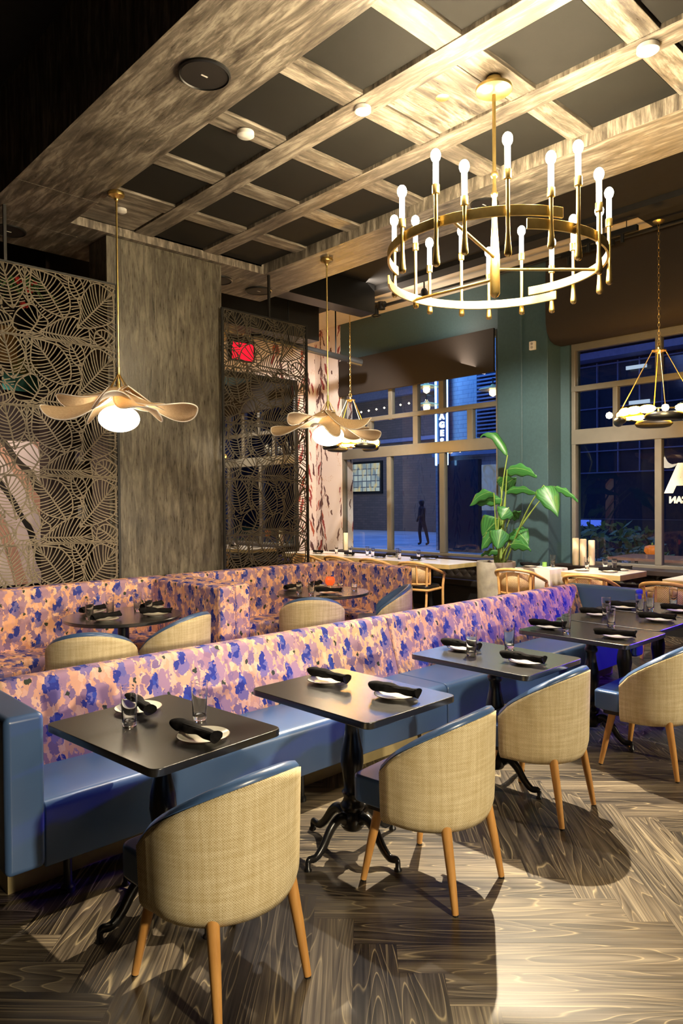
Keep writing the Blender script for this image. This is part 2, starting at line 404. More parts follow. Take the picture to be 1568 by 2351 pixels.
# cane (pendant petals and chair backs)
def cane(name, c0, c1, per, hole=.45, trans=True):
    t = NT(name); v = t.uv(); s_ = t.sep(v)
    a = t.math('SINE', t.math('MULTIPLY', s_[0], 2 * pi / per)); b = t.math('SINE', t.math('MULTIPLY', s_[1], 2 * pi / per))
    w = t.math('MULTIPLY', a, b); hm = t.math('GREATER_THAN', w, hole)
    nz = t.noise(v, 60, 3)
    base = t.ramp(nz.outputs[0], [(.3, c0), (.7, c1)])
    t.set(color=t.mix(t.math('MULTIPLY', hm, .75), base, tuple(x * .22 for x in c0)), rough=.6)
    t.bump(t.math('SUBTRACT', 1, hm), .4, .001)
    if trans:
        tr = t.n('ShaderNodeBsdfTranslucent'); tr.inputs[0].default_value = (*c1, 1)
        mx = t.n('ShaderNodeMixShader'); mx.inputs[0].default_value = .3
        t.link(t.b.outputs[0], mx.inputs[1]); t.link(tr.outputs[0], mx.inputs[2]); t.link(mx.outputs[0], t.out.inputs[0])
    return t.m
M['petal'] = cane('woven_cane_petal', (.70, .50, .28), (.88, .70, .46), .013)
M['petal_rim'] = plain('pale_rattan_rim', (.90, .84, .76), .5)
M['chair_cane'] = cane('chair_cane_webbing', (.62, .40, .18), (.78, .54, .28), .022, .3, False)
M['concrete'] = plain('pale_concrete', (.40, .36, .28), .8, var=.2, scale=9)

def glassy(name, tint, rough=0.0, ior=1.45):
    t = NT(name); t.set(color=tint, rough=rough, trans=1.0, ior=ior); return t.m
M['glass'] = glassy('clear_glass', (1, 1, 1))
t = NT('window_glass'); t.t.nodes.remove(t.b)
tr = t.n('ShaderNodeBsdfTransparent'); tr.inputs[0].default_value = (.92, .95, .96, 1); gl = t.n('ShaderNodeBsdfGlossy'); gl.inputs['Roughness'].default_value = .01
fr = t.n('ShaderNodeFresnel'); fr.inputs[0].default_value = 1.65; mx = t.n('ShaderNodeMixShader'); ge = t.n('ShaderNodeNewGeometry')
t.link(t.math('MULTIPLY', fr.outputs[0], t.math('SUBTRACT', 1, ge.outputs['Backfacing'])), mx.inputs[0]); t.link(tr.outputs[0], mx.inputs[1]); t.link(gl.outputs[0], mx.inputs[2]); t.link(mx.outputs[0], t.out.inputs[0]); M['window_glass'] = t.m
t = NT('amber_glass'); t.t.nodes.remove(t.b)
tr = t.n('ShaderNodeBsdfTransparent'); tr.inputs[0].default_value = (1, .62, .12, 1); gl = t.n('ShaderNodeBsdfGlossy'); gl.inputs['Roughness'].default_value = .05
fr = t.n('ShaderNodeFresnel'); fr.inputs[0].default_value = 1.5; mx = t.n('ShaderNodeMixShader'); ge = t.n('ShaderNodeNewGeometry')
t.link(t.math('MULTIPLY', fr.outputs[0], t.math('SUBTRACT', 1, ge.outputs['Backfacing'])), mx.inputs[0]); t.link(tr.outputs[0], mx.inputs[1]); t.link(gl.outputs[0], mx.inputs[2]); t.link(mx.outputs[0], t.out.inputs[0]); M['amber'] = t.m
M['mirror'] = plain('smoked_mirror', (.50, .50, .50), .03, 1.0, 0.02)
t = NT('banana_leaf'); v = t.uv(); s_ = t.sep(v)
rib = t.math('SINE', t.math('ADD', t.math('MULTIPLY', s_[0], 60), t.math('MULTIPLY', t.math('ABSOLUTE', s_[1]), 25)))
mid = t.math('LESS_THAN', t.math('ABSOLUTE', s_[1]), .04)
base = t.ramp(t.math('MULTIPLY_ADD', rib, .5, .5), [(0, (.022, .10, .022)), (1, (.042, .17, .035))])
t.set(color=t.mix(mid, base, (.14, .27, .07)), rough=.4); t.bump(rib, .06, .001); M['leaf'] = t.m
M['stem'] = plain('green_stem', (.22, .32, .06), .4)
M['white_cloth'] = plain('white_table_linen', (.82, .76, .70), .8, var=.03)
M['white_top'] = plain('white_laminate_top', (.80, .77, .70), .3, var=.02)
M['brass_edge'] = plain('gold_laminate_edge', (.68, .52, .22), .35, .3)
M['wax'] = plain('cream_wax', (.85, .74, .48), .5, var=.03, sss=.2)
M['bulb'] = emit('candle_bulb_glow', (1, .80, .50), 700)
M['sleeve'] = emit('lit_candle_sleeve', (1, .88, .66), 14)
M['globe'] = emit('opal_globe_glow', (1, .84, .6), 15)
M['amber_bulb'] = emit('amber_filament_bulb', (1, .74, .34), 55)
M['disc_lamp'] = emit('ceiling_disc_glow', (1, .9, .68), 2.2)
# ================================================================ THE ROOM
XW = 9.2          # window wall
# ---- floor: herringbone planks at 45 degrees, one mesh
W_, L_ = .16, 1.24
fl = MB(); S2 = sqrt(.5); rf = random.Random(3); k_ = 0
def plank(s0, s1, t0, t1, along_t):
    global k_
    c = [(s0, t0), (s1, t0), (s1, t1), (s0, t1)]
    P = [((s + t) * S2, (s - t) * S2, 0) for s, t in c]
    cx = sum(p[0] for p in P) / 4; cy = sum(p[1] for p in P) / 4
    if not (-3.4 < cx < 10 and -3.9 < cy < 11.2): return
    k_ += 1; ou = 10 * (k_ % 50); ov = 10 * (k_ // 50) + 2; off = rf.random() * 6
    uv = [((t - t0 if along_t else s - s0) + ou + off, (s - s0 if along_t else t - t0) + ov) for s, t in c]
    fl.add(P, [(0, 1, 2, 3)], [uv])
for i in range(-90, 90):
    for j in range(-12, 16):
        a, b = i * W_ + j * L_, -i * W_ + j * L_
        so, to = 2.62 + a, -.047 + b
        plank(so, so + W_, to, to + L_, True)
        plank(so, so + L_, to + L_, to + L_ + W_, False)
floor = fl.build('floor', M['floor'], fixn=False)
bm = bmesh.new(); bm.from_mesh(floor.data)
for co, no in (((-2.6, 0, 0), (-1, 0, 0)), ((XW, 0, 0), (1, 0, 0)), ((0, -3.1, 0), (0, -1, 0)), ((0, 10.5, 0), (0, 1, 0))):
    bmesh.ops.bisect_plane(bm, geom=bm.verts[:] + bm.edges[:] + bm.faces[:], plane_co=co, plane_no=no, clear_outer=True)
for f in bm.faces:
    if f.normal.z < 0: f.normal_flip()
bm.to_mesh(floor.data); bm.free(); struct(floor)

# ---- window wall with its two window openings, piers
b = MB()
b.box(XW, XW + .3, 9.76, 10.5, 0, 5.0)            # wallpapered end
wallp = b.build('wall_window_end', M['wallpaper']); struct(wallp)
b = MB()
b.box(XW, XW + .3, 5.06, 9.76, 0, .74); b.box(XW, XW + .3, 6.27, 9.76, 4.28, 5.0)
b.box(XW, XW + .3, 5.06, 6.27, .74, 5.0)
b.box(XW, XW + .3, -3.1, 5.06, 0, .74); b.box(XW, XW + .3, -3.1, 5.06, 3.86, 5.0)
struct(b.build('wall_window', M['green_wall']))
b = MB(); b.box(8.85, XW, 5.2, 6.02, 0, 5.0); b.box(8.835, 8.85, 5.6, 5.63, 0, 5.0)
struct(b.build('trim_1', M['green_wall'], bevel=.006))
b = MB(); b.box(8.86, XW + .02, 6.03, 9.76, .70, .76); b.box(8.86, XW + .02, 2.2, 5.19, .70, .76)
struct(b.build('trim_2', M['dark_wall'], bevel=.004))
b = MB(); b.box(-2.6, 9.5, 10.5, 10.8, 0, 5.0); struct(b.build('wall_back', M['wallpaper']))
b = MB(); b.box(-2.9, -2.6, -3.1, 10.8, 0, 5.0); struct(b.build('wall_left', M['dark_wall']))
b = MB(); b.box(-2.9, 9.5, -3.4, -3.1, 0, 5.0); struct(b.build('wall_front', M['dark_wall']))
b = MB(); b.box(-2.9, 8.2, -3.4, 10.8, 5.0, 5.2); struct(b.build('ceiling', M['dark_ceiling']))
b = MB(); b.box(8.2, 9.5, 3.72, 10.8, 5.0, 5.2); struct(b.build('ceiling_plaster_band', M['white_ceiling']))
b = MB(); b.box(8.2, 9.5, -3.4, 3.72, 5.0, 5.2); b.box(7.95, 8.2, -3.1, 10.5, 4.93, 5.0); struct(b.build('ceiling_dark_edge', M['dark_ceiling']))

# ---- window frames with panes
def window(name, ylo, yhi, zlo, zhi, vs, hs, glass):
    """vs: (y0,y1,z0,z1) uprights, hs: (z0,z1,y0,y1) rails"""
    b = MB(); x0, x1 = XW + .02, XW + .12
    b.box(x0, x1, ylo, ylo + .06, zlo, zhi); b.box(x0, x1, yhi - .06, yhi, zlo, zhi)
    b.box(x0 + .001, x1, ylo, yhi, zlo, zlo + .05); b.box(x0 + .001, x1, ylo, yhi, zhi - .12, zhi)
    for y0, y1, z0, z1 in vs: b.box(x0 + .004, x1 - .004, y0, y1, z0, z1)
    for z0, z1, y0, y1 in hs: b.box(x0 - .004, x1 - .002, y0, y1, z0, z1)
    f = b.build(name, M['frame'], bevel=.008); struct(f)
    g = MB(); g.box(XW + .066, XW + .072, ylo + .05, yhi - .05, zlo + .04, zhi - .1)
    p = g.build('pane', M['window_glass'], f)
    return f
window('window_1', 6.25, 9.78, .75, 4.3,
       [(7.32, 7.43, .8, 2.45), (8.52, 8.62, .8, 2.45), (7.33, 7.43, 3.1, 4.2), (7.89, 8.0, 2.6, 4.2), (8.48, 8.57, 3.1, 4.2), (6.75, 6.86, 2.6, 3.15), (9.0, 9.1, 2.6, 3.15)],
       [(2.45, 2.64, 6.25, 9.78), (3.11, 3.19, 6.25, 9.78)], True)
window('window_2', -.4, 5.05, .75, 3.86,
       [(3.80, 3.89, .8, 2.45), (3.80, 3.88, 3.2, 3.8), (4.38, 4.45, 2.6, 3.2), (1.9, 2.0, .8, 2.45), (2.6, 2.68, 3.2, 3.8), (3.1, 3.17, 2.6, 3.2)],
       [(2.43, 2.64, -.4, 5.05), (3.17, 3.25, -.4, 5.05)], True)

# roller shade on the left window, bulging shade box over the right window
b = MB(); b.box(9.13, 9.17, 6.28, 9.74, 3.63, 4.29); b.cyl((9.15, 6.28, 3.64), (9.15, 9.74, 3.64), .018)
tag(b.build('roller_shade', M['brown_shade'], bevel=.004), 'brown roller shade pulled over the top of the left window', 'window shade')
b = MB(); prof = [(9.19, 4.95), (8.78, 4.95), (8.76, 4.5), (8.77, 4.1), (8.80, 3.97), (8.88, 3.87), (9.0, 3.83), (9.19, 3.83)]
b.extr(prof, 'y', -.2, 5.18)
tag(b.build('bulging_shade', M['brown_shade'], smooth=40), 'large dark brown fabric shade bulging out above the right window', 'window shade')

# ---- coffered ceiling
XE = [(2.66, 3.245), (3.44, 4.012), (4.198, 4.765)]
Y0, PY, PW = 1.84, .7775, .592
ZB, ZL = 4.25, 4.18
ys = [Y0 + PY * k for k in range(-6, 6)]
b = MB()
ylo, yhi = -3.1, 6.31
for x0, x1 in ((3.245, 3.44), (4.012, 4.198)): b.box(x0, x1, ylo, yhi, ZB, ZB + .2)
bs = b.build('trim_3', M['lam_y'], bevel=.003); struct(bs)
b = MB()
for y in ys:
    for x0, x1 in XE: b.box(x0, x1, y + PW, min(y + PY, yhi), ZB + .006, ZB + .2)
struct(b.build('trim_4', M['lam_x'], bevel=.003))
b = MB()
b.box(1.96, 2.63, ylo, 5.735, ZL, 5.0); b.box(1.96, 2.63, 5.74, 6.60, ZL, 5.0)
b.box(4.79, 5.38, ylo, 6.60, ZL, 5.0)
b.box(1.96, 5.40, 6.605, 7.2, ZL, 5.0); b.box(2.63, 4.79, 6.31, 6.60, ZL, 5.0)
struct(b.build('trim_5', M['lam_y'], bevel=.002))
b = MB(); b.box(2.60, 4.80, ylo, 6.32, ZB + .046, ZB + .1)
struct(b.build('ceiling_coffer_backing', M['black_panel']))
for k, y in enumerate(ys):
    for c, (x0, x1) in enumerate(XE):
        if y < .2: continue
        wood = (c == 1 and abs(y - 2.6175) < .05) or (c == 0 and y > 5.6)
        b = MB(); b.box(x0 + .012, x1 - .012, y + .012, y + PW - .012, ZB + (.012 if wood else .022), ZB + .045)
        o = b.build('ceiling_panel', M['lam_x'] if wood else M['black_panel'], bevel=.003); struct(o)
# grey column
b = MB(); b.box(2.99, 4.27, 6.37, 6.75, 0, ZL)
struct(b.build('wall_column', M['lam_v'], bevel=.006))
# dark structure behind the left lattice
b = MB(); b.box(-2.6, 4.2, 8.4, 8.7, 0, 5.0); struct(b.build('wall_behind_lattice', M['dark_wall']))

# ================================================================ CEILING FITTINGS
def speaker(x, y, r, label, grp='round ceiling speakers'):
    o = empty('ceiling_speaker', (x, y, ZL), 0, label, 'speaker', grp)
    b = MB(); b.lathe([(r, 0), (r, -.012), (r * .93, -.018), (r * .9, -.010)] , 40); b.build('rim', M['black_metal'], o, smooth=30)
    b = MB(); b.lathe([(0, -.012), (r * .88, -.012), (r * .9, -.006), (r * .9, 0)], 40); b.build('grille', M['grille'], o, smooth=30)
    b = MB(); b.box(-.022, .022, -.005, .005, -.0150, -.0125); b.build('badge', M['white_plastic'], o)
    return o
speaker(2.31, 3.60, .155, 'large black round ceiling speaker on the wide left border')
speaker(5.10, 6.82, .16, 'round ceiling speaker near the rear corner beside the wallpaper wall')
speaker(4.52, 6.80, .16, 'round ceiling speaker half hidden by the right edge of the grey column')
speaker(5.05, 3.56, .12, 'dark round recessed fitting on the right border behind the chandelier')
speaker(1.98 + .3, 6.86, .15, 'black round ceiling speaker above the left leaf lattice')

def disc(x, y, z, r, mat, label, name='ceiling_disc_light', cat='ceiling light', grp='round discs on the ceiling grid'):
    o = empty(name, (x, y, z), 0, label, cat, grp)
    b = MB(); b.lathe([(r * .8, 0), (r, -.004), (r, -.03), (r * .86, -.036)], 32); b.build('rim', M['white_plastic'], o, smooth=40)
    b = MB(); b.lathe([(0, -.041), (r * .7, -.040), (r * .85, -.034), (r * .85, -.01)], 32); b.build('lens', mat, o, smooth=40)
    return o
disc(3.34, 3.31, ZB, .055, M['disc_lamp'], 'small glowing white disc at the beam crossing left of the chandelier')
disc(4.10, 1.76, ZB, .062, M['disc_lamp'], 'glowing white disc at the beam crossing in the upper right corner')
disc(2.95, 4.08, ZB, .06, M['white_plastic'], 'round white smoke detector under a ceiling beam left of centre', 'smoke_detector', 'smoke detector')
disc(2.92, 5.92, ZB + .02, .05, M['white_plastic'], 'small white disc on the dark plank panel beside the left pendant rod', 'smoke_detector', 'smoke detector')
o = empty('eyeball_spotlight', (3.66, 2.90, ZB + .02), 0, 'small gold eyeball light in the plank panel beside the chandelier canopy', 'ceiling light')
b = MB(); b.lathe([(.045, 0), (.045, -.008), (.03, -.012)], 24); b.build('ring', M['gold'], o, smooth=40)
b = MB(); b.lathe([(0, -.012), (.02, -.010), (.028, 0)], 24); b.build('eye', M['brass'], o, smooth=40)

# pipes and track under the pale band of ceiling
b = MB(); b.cyl((8.55, 2.0, 4.88), (8.55, 8.0, 4.88), .028); 
tag(b.build('ceiling_pipe', M['black_metal'], smooth=40), 'long black pipe running below the pale ceiling band over the windows', 'pipe')
o = empty('pipe_valve', (8.5, 8.15, 4.84), 0, 'knobbly black pipe valve beside the chain of the left ring lamp', 'pipe')
b = MB(); b.cyl((0, -.2, .04), (0, .22, .04), .05); b.cyl((0, 0, .1), (0, 0, -.1), .045); b.cyl((0, -.12, .09), (0, -.12, -.03), .065); b.cyl((0, .12, .1), (0, .12, -.02), .06)
b.build('valve_body', M['black_metal'], o, smooth=40)
b = MB(); b.tube([(.07 * cos(a * pi / 6), .07 * sin(a * pi / 6), -.11) for a in range(12)], .012, 6, closed=True); b.build('hand_wheel', M['black_metal'], o, smooth=60)
o = empty('track_spotlight', (8.3, 6.95, 4.86), 0, 'small black spotlight hanging under the pipe at the left of the chandelier', 'spotlight')
b = MB(); b.cyl((0, 0, .13), (0, 0, -.05), .012); b.build('stem', M['black_metal'], o, smooth=40)
b = MB(); b.lathe([(.03, .09), (.05, .06), (.06, -.03), (.06, -.06)][::-1], 20, (0, 0, -.08)); b.build('lamp_head', M['black_metal'], o, smooth=40)
b = MB(); b.lathe([(0, 0), (.05, 0), (.05, .01)], 20, (0, 0, -.143)); b.build('lens', M['mirror'], o)
for k, (y, l) in enumerate(((4.35, 'black track bar hung from the ceiling above the right window, farther one'), (3.95, 'black track bar hung from the ceiling above the right window, nearer one'))):
    o = empty('track_bar', (8.35 - .25 * k, y, 4.78), 0, l, 'track light', 'black track bars above the right window')
    b = MB(); b.box(-.03, .03, -.35, .35, -.03, .03); b.build('bar', M['black_metal'], o, bevel=.003)
    for q in (-.22, .2):
        b = MB(); b.cyl((0, q, .03), (0, q, .23), .006, n=8); b.build('hanger', M['black_metal'], o)
        b = MB(); b.cyl((0, q + .05, -.03), (0, q + .05, -.13), .022, n=12); b.build('lamp_head', M['black_metal'], o, smooth=40)
# switch on the pier
o = empty('wall_socket', (8.835, 5.42, 3.83), 0, 'small white double socket high on the teal pier', 'socket')
b = MB(); b.box(-.03, .015, -.045, .045, -.06, .06); b.build('plate', M['white_plastic'], o, bevel=.006)
for z in (-.025, .025):
    b = MB(); b.cyl((-.036, 0, z), (-.03, 0, z), .018, n=16); b.build('outlet', plain('grey_outlet', (.4, .38, .35), .4), o, smooth=40)
# ================================================================ LEAF LATTICE SCREENS
# leaves of one 1.2 x 0.6 m sheet: midrib, outline left and right of it; first = on top
LEAVES = [
 ([(.42, .59), (.55, .42), (.69, .21)], [(.40, .47), (.41, .36), (.52, .26)], [(.53, .58), (.64, .55), (.73, .44), (.75, .32), (.73, .25)]),
 ([(1.15, .52), (.98, .33), (.81, .14)], [(1.0, .58), (.90, .50), (.85, .39), (.84, .26)], [(1.16, .37), (1.14, .25), (.98, .17)]),
 ([(.93, .055), (.71, .05), (.48, .06)], [(.91, .15), (.82, .22), (.75, .23), (.64, .18), (.55, .11)], [(.92, .012), (.67, .008), (.53, .02)]),
 ([(.17, .60), (.22, .41), (.26, .22)], [(.11, .50), (.12, .37), (.2, .26)], [(.28, .58), (.35, .43), (.31, .31)]),
 ([(.49, .21), (.45, .12), (.39, .03)], [(.41, .28), (.29, .20), (.26, .06)], [(.55, .15), (.50, .05)]),
 ([(.74, .60), (.79, .51), (.85, .40)], [(.74, .5), (.78, .42)], [(.84, .58), (.88, .48)]),
 ([(.98, .13), (1.06, .08), (1.16, .0)], [(.97, .04), (1.04, .0)], [(1.06, .16), (1.17, .10)]),
 ([(.02, .02), (.12, .06), (.26, .12)], [(.02, .14), (.10, .19), (.20, .17)], [(.10, .0), (.2, .03)]),
 ([(.36, .60), (.36, .44), (.39, .29)], [(.31, .52), (.33, .38)], [(.41, .52), (.42, .38)]),
 ([(.0, .50), (.06, .38), (.17, .24)], [(-.02, .30), (.06, .22)], [(.08, .52), (.15, .40)]),
 ([(1.02, .62), (1.1, .58), (1.22, .55)], [(1.05, .66), (1.15, .66)], [(1.04, .52), (1.15, .50)]),
 ([(.64, .66), (.80, .44), (.90, .10)], [(.60, .44), (.68, .20)], [(.92, .60), (1.00, .30)]),
 ([(.10, .66), (.38, .36), (.62, -.04)], [(.10, .36), (.30, .06)], [(.42, .62), (.64, .30)]),
 ([(1.26, .50), (1.06, .30), (.72, .12)], [(1.04, .54), (.78, .36)], [(1.22, .16), (1.00, .02)]),
 ([(-.04, .30), (.14, .16), (.44, .02)], [(.04, .34), (.30, .26)], [(-.02, .06), (.20, -.04)]),
 ([(.98, .70), (1.06, .56), (1.26, .40)], [(.92, .56), (1.08, .40)], [(1.12, .70), (1.24, .60)]),
 ([(.0, .66), (.10, .50), (.30, .36)], [(-.06, .5), (.10, .34)], [(.14, .68), (.30, .54)]),
]
def resample(P, n):
    P = bez([(x, y, 0) for x, y in P], 10); d = [0]
    for a, c in zip(P, P[1:]): d.append(d[-1] + (c - a).length)
    out = []; j = 0
    for k in range(n + 1):
        s = d[-1] * k / n
        while j < len(d) - 2 and d[j + 1] < s: j += 1
        f = (s - d[j]) / max(1e-9, d[j + 1] - d[j]); out.append(P[j].lerp(P[j + 1], min(1, max(0, f))))
    return out
def inside(pt, poly):
    x, y = pt; r = False; n = len(poly)
    for i in range(n):
        (x1, y1), (x2, y2) = poly[i], poly[(i + 1) % n]
        if (y1 > y) != (y2 > y) and x < (x2 - x1) * (y - y1) / (y2 - y1) + x1: r = not r
    return r
strokes = []; polys = []
for mid, lo, hi in LEAVES:
    Mi = resample(mid, 40)
    sides = [resample([mid[0]] + s + [mid[-1]], 40) for s in (lo, hi)]
    poly = [(p.x, p.y) for p in sides[0]] + [(p.x, p.y) for p in sides[1][::-1]]
    raw = [(Mi, .0065)] + [(s, .0055) for s in sides]
    ln = sum((a - c).length for a, c in zip(Mi, Mi[1:])); nr = max(5, int(ln / .0245))
    for s in sides:
        for k in range(1, nr):
            f = k / nr; a = Mi[int(f * 40)]; e = s[min(40, int((max(0, f - .16)) * 40 / .84 * .98))]
            m_ = a.lerp(e, .5) + (Mi[max(0, int(f * 40) - 4)] - a) * -.12
            raw.append((resample([(a.x, a.y), (m_.x, m_.y), (e.x, e.y)], 10), .0043))
    for path, w in raw:
        cur = []
        for p in path:
            ok = 0 <= p.x <= 1.2 and 0 <= p.y <= .6 and not any(inside((p.x, p.y), q) for q in polys)
            if ok: cur.append((p.x, p.y))
            else:
                if len(cur) > 1: strokes.append((cur, w))
                cur = []
        if len(cur) > 1: strokes.append((cur, w))
    polys.append(poly)

def sheet(cut=1.2, flipx=False, uoff=0.0):
    """flat cut-metal sheet in the local x-z plane, 6 mm thick, real bars"""
    b = MB(); T = .003
    def ribbon(path, w):
        n = len(path); vs = []; fs = []
        for i, (x, z) in enumerate(path):
            ax, az = path[max(0, i - 1)]; cx_, cz = path[min(n - 1, i + 1)]
            dx, dz = cx_ - ax, cz - az; l = max(1e-9, sqrt(dx * dx + dz * dz)); nx, nz = -dz / l * w, dx / l * w
            vs += [(x - nx, -T, z - nz), (x + nx, -T, z + nz), (x + nx, T, z + nz), (x - nx, T, z - nz)]
        for i in range(n - 1):
            o = i * 4
            for k in range(4): fs.append((o + k, o + (k + 1) % 4, o + 4 + (k + 1) % 4, o + 4 + k))
        fs += [(0, 3, 2, 1), (4 * n - 4, 4 * n - 3, 4 * n - 2, 4 * n - 1)]
        b.add(vs, fs)
    for path, w in strokes:
        q = [(x - uoff, z) for x, z in path if 0 <= x - uoff <= cut]
        if len(q) > 1: ribbon(q, w)
    b.box(0, cut, -T, T, 0, .010); b.box(0, cut, -T, T, .590, .597)
    b.box(0, .008, -T, T, 0, .6); b.box(cut - .008, cut, -T, T, 0, .6)
    return b
def screen(name, x0, x1, y, label, mat, uoff, rods):
    o = empty(name, (x0, y, 0), 0, label, 'screen', 'leaf pattern lattice screens')
    w = x1 - x0; first = None
    for z in (.105, .703, 1.303, 1.903, 2.503, 3.103):
        if first is None:
            first = sheet(w, False, uoff).build('leaf_sheet', mat, o, fixn=False); p = first
        else:
            p = first.copy(); COL.objects.link(p); p.parent = o
        p.location = (0, 0, z)
    b = MB()
    b.box(-.012, .012, -.012, .012, 0, 3.71); b.box(w - .012, w + .012, -.012, .012, 0, 3.71); b.box(-.012, w + .012, -.012, .012, 3.70, 3.715)
    b.build('frame', M['black_metal'], o, bevel=.002)
    for r in rods:
        q = MB(); q.box(r - .012, r + .012, -.012, .012, 3.71, ZL); q.build('hanging_rod', M['black_metal'], o)
    return o
M['lattice'] = plain('bronze_grey_metal', (.22, .18, .12), .5, .0, .08)
M['lattice_dark'] = plain('dark_bronze_metal', (.055, .045, .03), .5, .0, .08)
screen('lattice_screen', 1.86, 3.05, 6.30, 'pale bronze leaf lattice screen left of the grey column', M['lattice'], 0, (.2,))
screen('lattice_screen', 4.23, 5.39, 6.30, 'dark leaf lattice screen between the grey column and the wallpaper', M['lattice_dark'], .04, (.62,))
b = empty('lattice_screen', (.62, 6.30, 0), 0, 'leaf lattice screen at the very left edge, cut by the frame', 'screen', 'leaf pattern lattice screens')
q = sheet(1.2)
for k, z in enumerate((.703, 1.303, 1.903, 2.503, 3.103)):
    p = q.build('leaf_sheet', M['lattice'], b, fixn=False) if k == 0 else p0.copy()
    if k == 0: p0 = p
    else: COL.objects.link(p); p.parent = b
    p.location = (0, 0, z)

# what stands behind the screens
t = NT('painted_stripe_mural'); v = t.uv(); s_ = t.sep(v)
dist = t.n('ShaderNodeVectorMath'); dist.operation = 'DISTANCE'; t.link(v, dist.inputs[0]); dist.inputs[1].default_value = (.35, .25, 0)
rr = t.math('ADD', t.math('MULTIPLY', dist.outputs['Value'], 1.0), t.math('MULTIPLY', t.noise(v, 1.2, 2).outputs[0], .25))
col = t.ramp(t.math('FRACT', t.math('MULTIPLY', rr, 1.15)), [(0, (.62, .34, .24)), (.16, (.78, .62, .58)), (.34, (.015, .01, .008)), (.42, (.80, .66, .60)), (.6, (.66, .36, .24)), (.7, (.04, .03, .02)), (.78, (.82, .68, .62))], 'CONSTANT')
t.set(color=col, rough=.6, emit=col, estr=0.0); M['mural'] = t.m
b = MB(); b.box(.9, 3.6, 8.30, 8.36, .75, 2.37)
mural = b.build('mural_panel', M['mural']); tag(mural, 'mural of wide curved pink, peach and black stripes behind the left lattice', 'mural')
b = MB(); b.box(2.93, 3.95, 7.7, 7.95, 0, 5.0)
struct(b.build('wall_pier_dark', M['dark_wall']))
b = MB(); b.box(1.6, 2.83, 8.30, 8.38, 3.24, 3.65); tag(b.build('wooden_wall_board', plain('amber_panel_paint', (.40, .19, .03), .5)), 'amber wall panel seen through the upper left lattice', 'wall panel')
o = empty('colour_block_painting', (2.88, 8.36, 2.94), 0, 'olive and teal painted panel behind the left lattice', 'painting')
b = MB(); b.box(-.10, .35, -.03, 0, .19, .37); b.build('olive_field', plain('olive_paint', (.36, .34, .07), .6), o)
b = MB(); b.box(-.20, .35, -.03, 0, 0, .19); b.build('teal_field', plain('teal_paint', (.09, .42, .36), .6), o)
o = empty('hanging_flowers', (2.63, 7.6, 3.83), 0, 'red flowers with long green leaves behind the upper left lattice', 'flowers')
rr_ = random.Random(5); b = MB()
for k in range(16):
    a = rr_.uniform(0, 2 * pi); l = rr_.uniform(.2, .45)
    b.tube([(0, 0, 0), (cos(a) * l * .5, sin(a) * l * .5, .12), (cos(a) * l, sin(a) * l, -.06)], [.006, .014, .002], 5)
b.build('leaves', M['leaf'], o, smooth=60)
b = MB()
for p in ((-.05, -.1, .1), (.05, -.12, .02), (.0, -.1, -.14), (.1, -.08, .12)):
    for k in range(7):
        a = k * .9; b.lathe([(0, -.02), (.022, 0), (0, .022)], 7, (p[0] + .03 * cos(a), p[1] + .02 * sin(a * 2), p[2] + .02 * sin(a)))
b.build('blossoms', plain('red_blossom', (.75, .05, .04), .5, emit=(.8, .04, .03), estr=0.0), o, smooth=60)
o = empty('small_notice', (3.27, 7.685, 2.185), 0, 'small pale notice card on the dark pier behind the left lattice', 'notice')
b = MB(); b.box(-.05, .05, 0, .012, -.09, .09); b.build('card', M['white_plastic'], o)
b = MB(); b.box(-.035, .035, -.003, 0, -.01, .05); b.build('picture', plain('lilac_print', (.35, .3, .6), .5), o)
o = empty('switch_plate', (3.30, 7.685, 1.565), 0, 'white switch plate lower on the dark pier behind the left lattice', 'switch')
for x in (-.035, .03):
    b = MB(); b.box(x - .02, x + .02, 0, .012, -.08, .08); b.build('switch_cover', M['white_plastic'], o, bevel=.003)

# smoked mirror on the papered back wall, sign above it
o = empty('wall_mirror', (7.85, 10.49, 0), 0, 'tall smoked mirror in a black frame behind the right leaf lattice', 'mirror')
b = MB(); b.box(-.95, .80, -.03, -.02, .5, 3.88); b.build('mirror_glass', M['mirror'], o)
b = MB(); b.box(-1.0, .85, -.06, 0, 3.88, 3.98); b.box(-1.0, -.95, -.06, 0, .5, 3.88); b.box(.80, .85, -.06, 0, .5, 3.88); b.box(-1.0, .85, -.02, 0, .45, 3.95); b.build('frame', M['black_metal'], o)
o = empty('lit_sign', (7.42, 10.46, 4.2), 0, 'glowing red rectangular sign above the mirror behind the right lattice', 'sign')
b = MB(); b.box(-.26, .26, -.05, .03, -.02, .38); b.build('housing', M['black_metal'], o)
b = MB(); b.box(-.23, .23, -.055, -.05, 0, .30); b.build('red_face', emit('red_sign_glow', (1, .008, .03), 1.3), o)
b = MB(); b.cyl((6.3, 8.6, 4.15), (8.35, 8.6, 4.05), .05); b.cyl((8.3, 8.6, 4.05), (8.5, 8.5, 4.0), .07); b.cyl((7.0, 8.6, 4.12), (7.0, 8.6, 5.0), .012, n=8); b.cyl((8.0, 8.6, 4.06), (8.0, 8.6, 5.0), .012, n=8)
tag(b.build('exposed_duct', M['black_metal'], smooth=40), 'black pipe crossing behind the top of the right leaf lattice', 'pipe')
b = MB(); b.box(5.7, 7.9, 8.9, 9.3, 4.35, 4.99); b.box(5.5, 7.9, 7.6, 7.9, 4.55, 4.99)
tag(b.build('black_air_duct', M['black_metal']), 'black air duct in the dark ceiling behind the right lattice', 'duct')
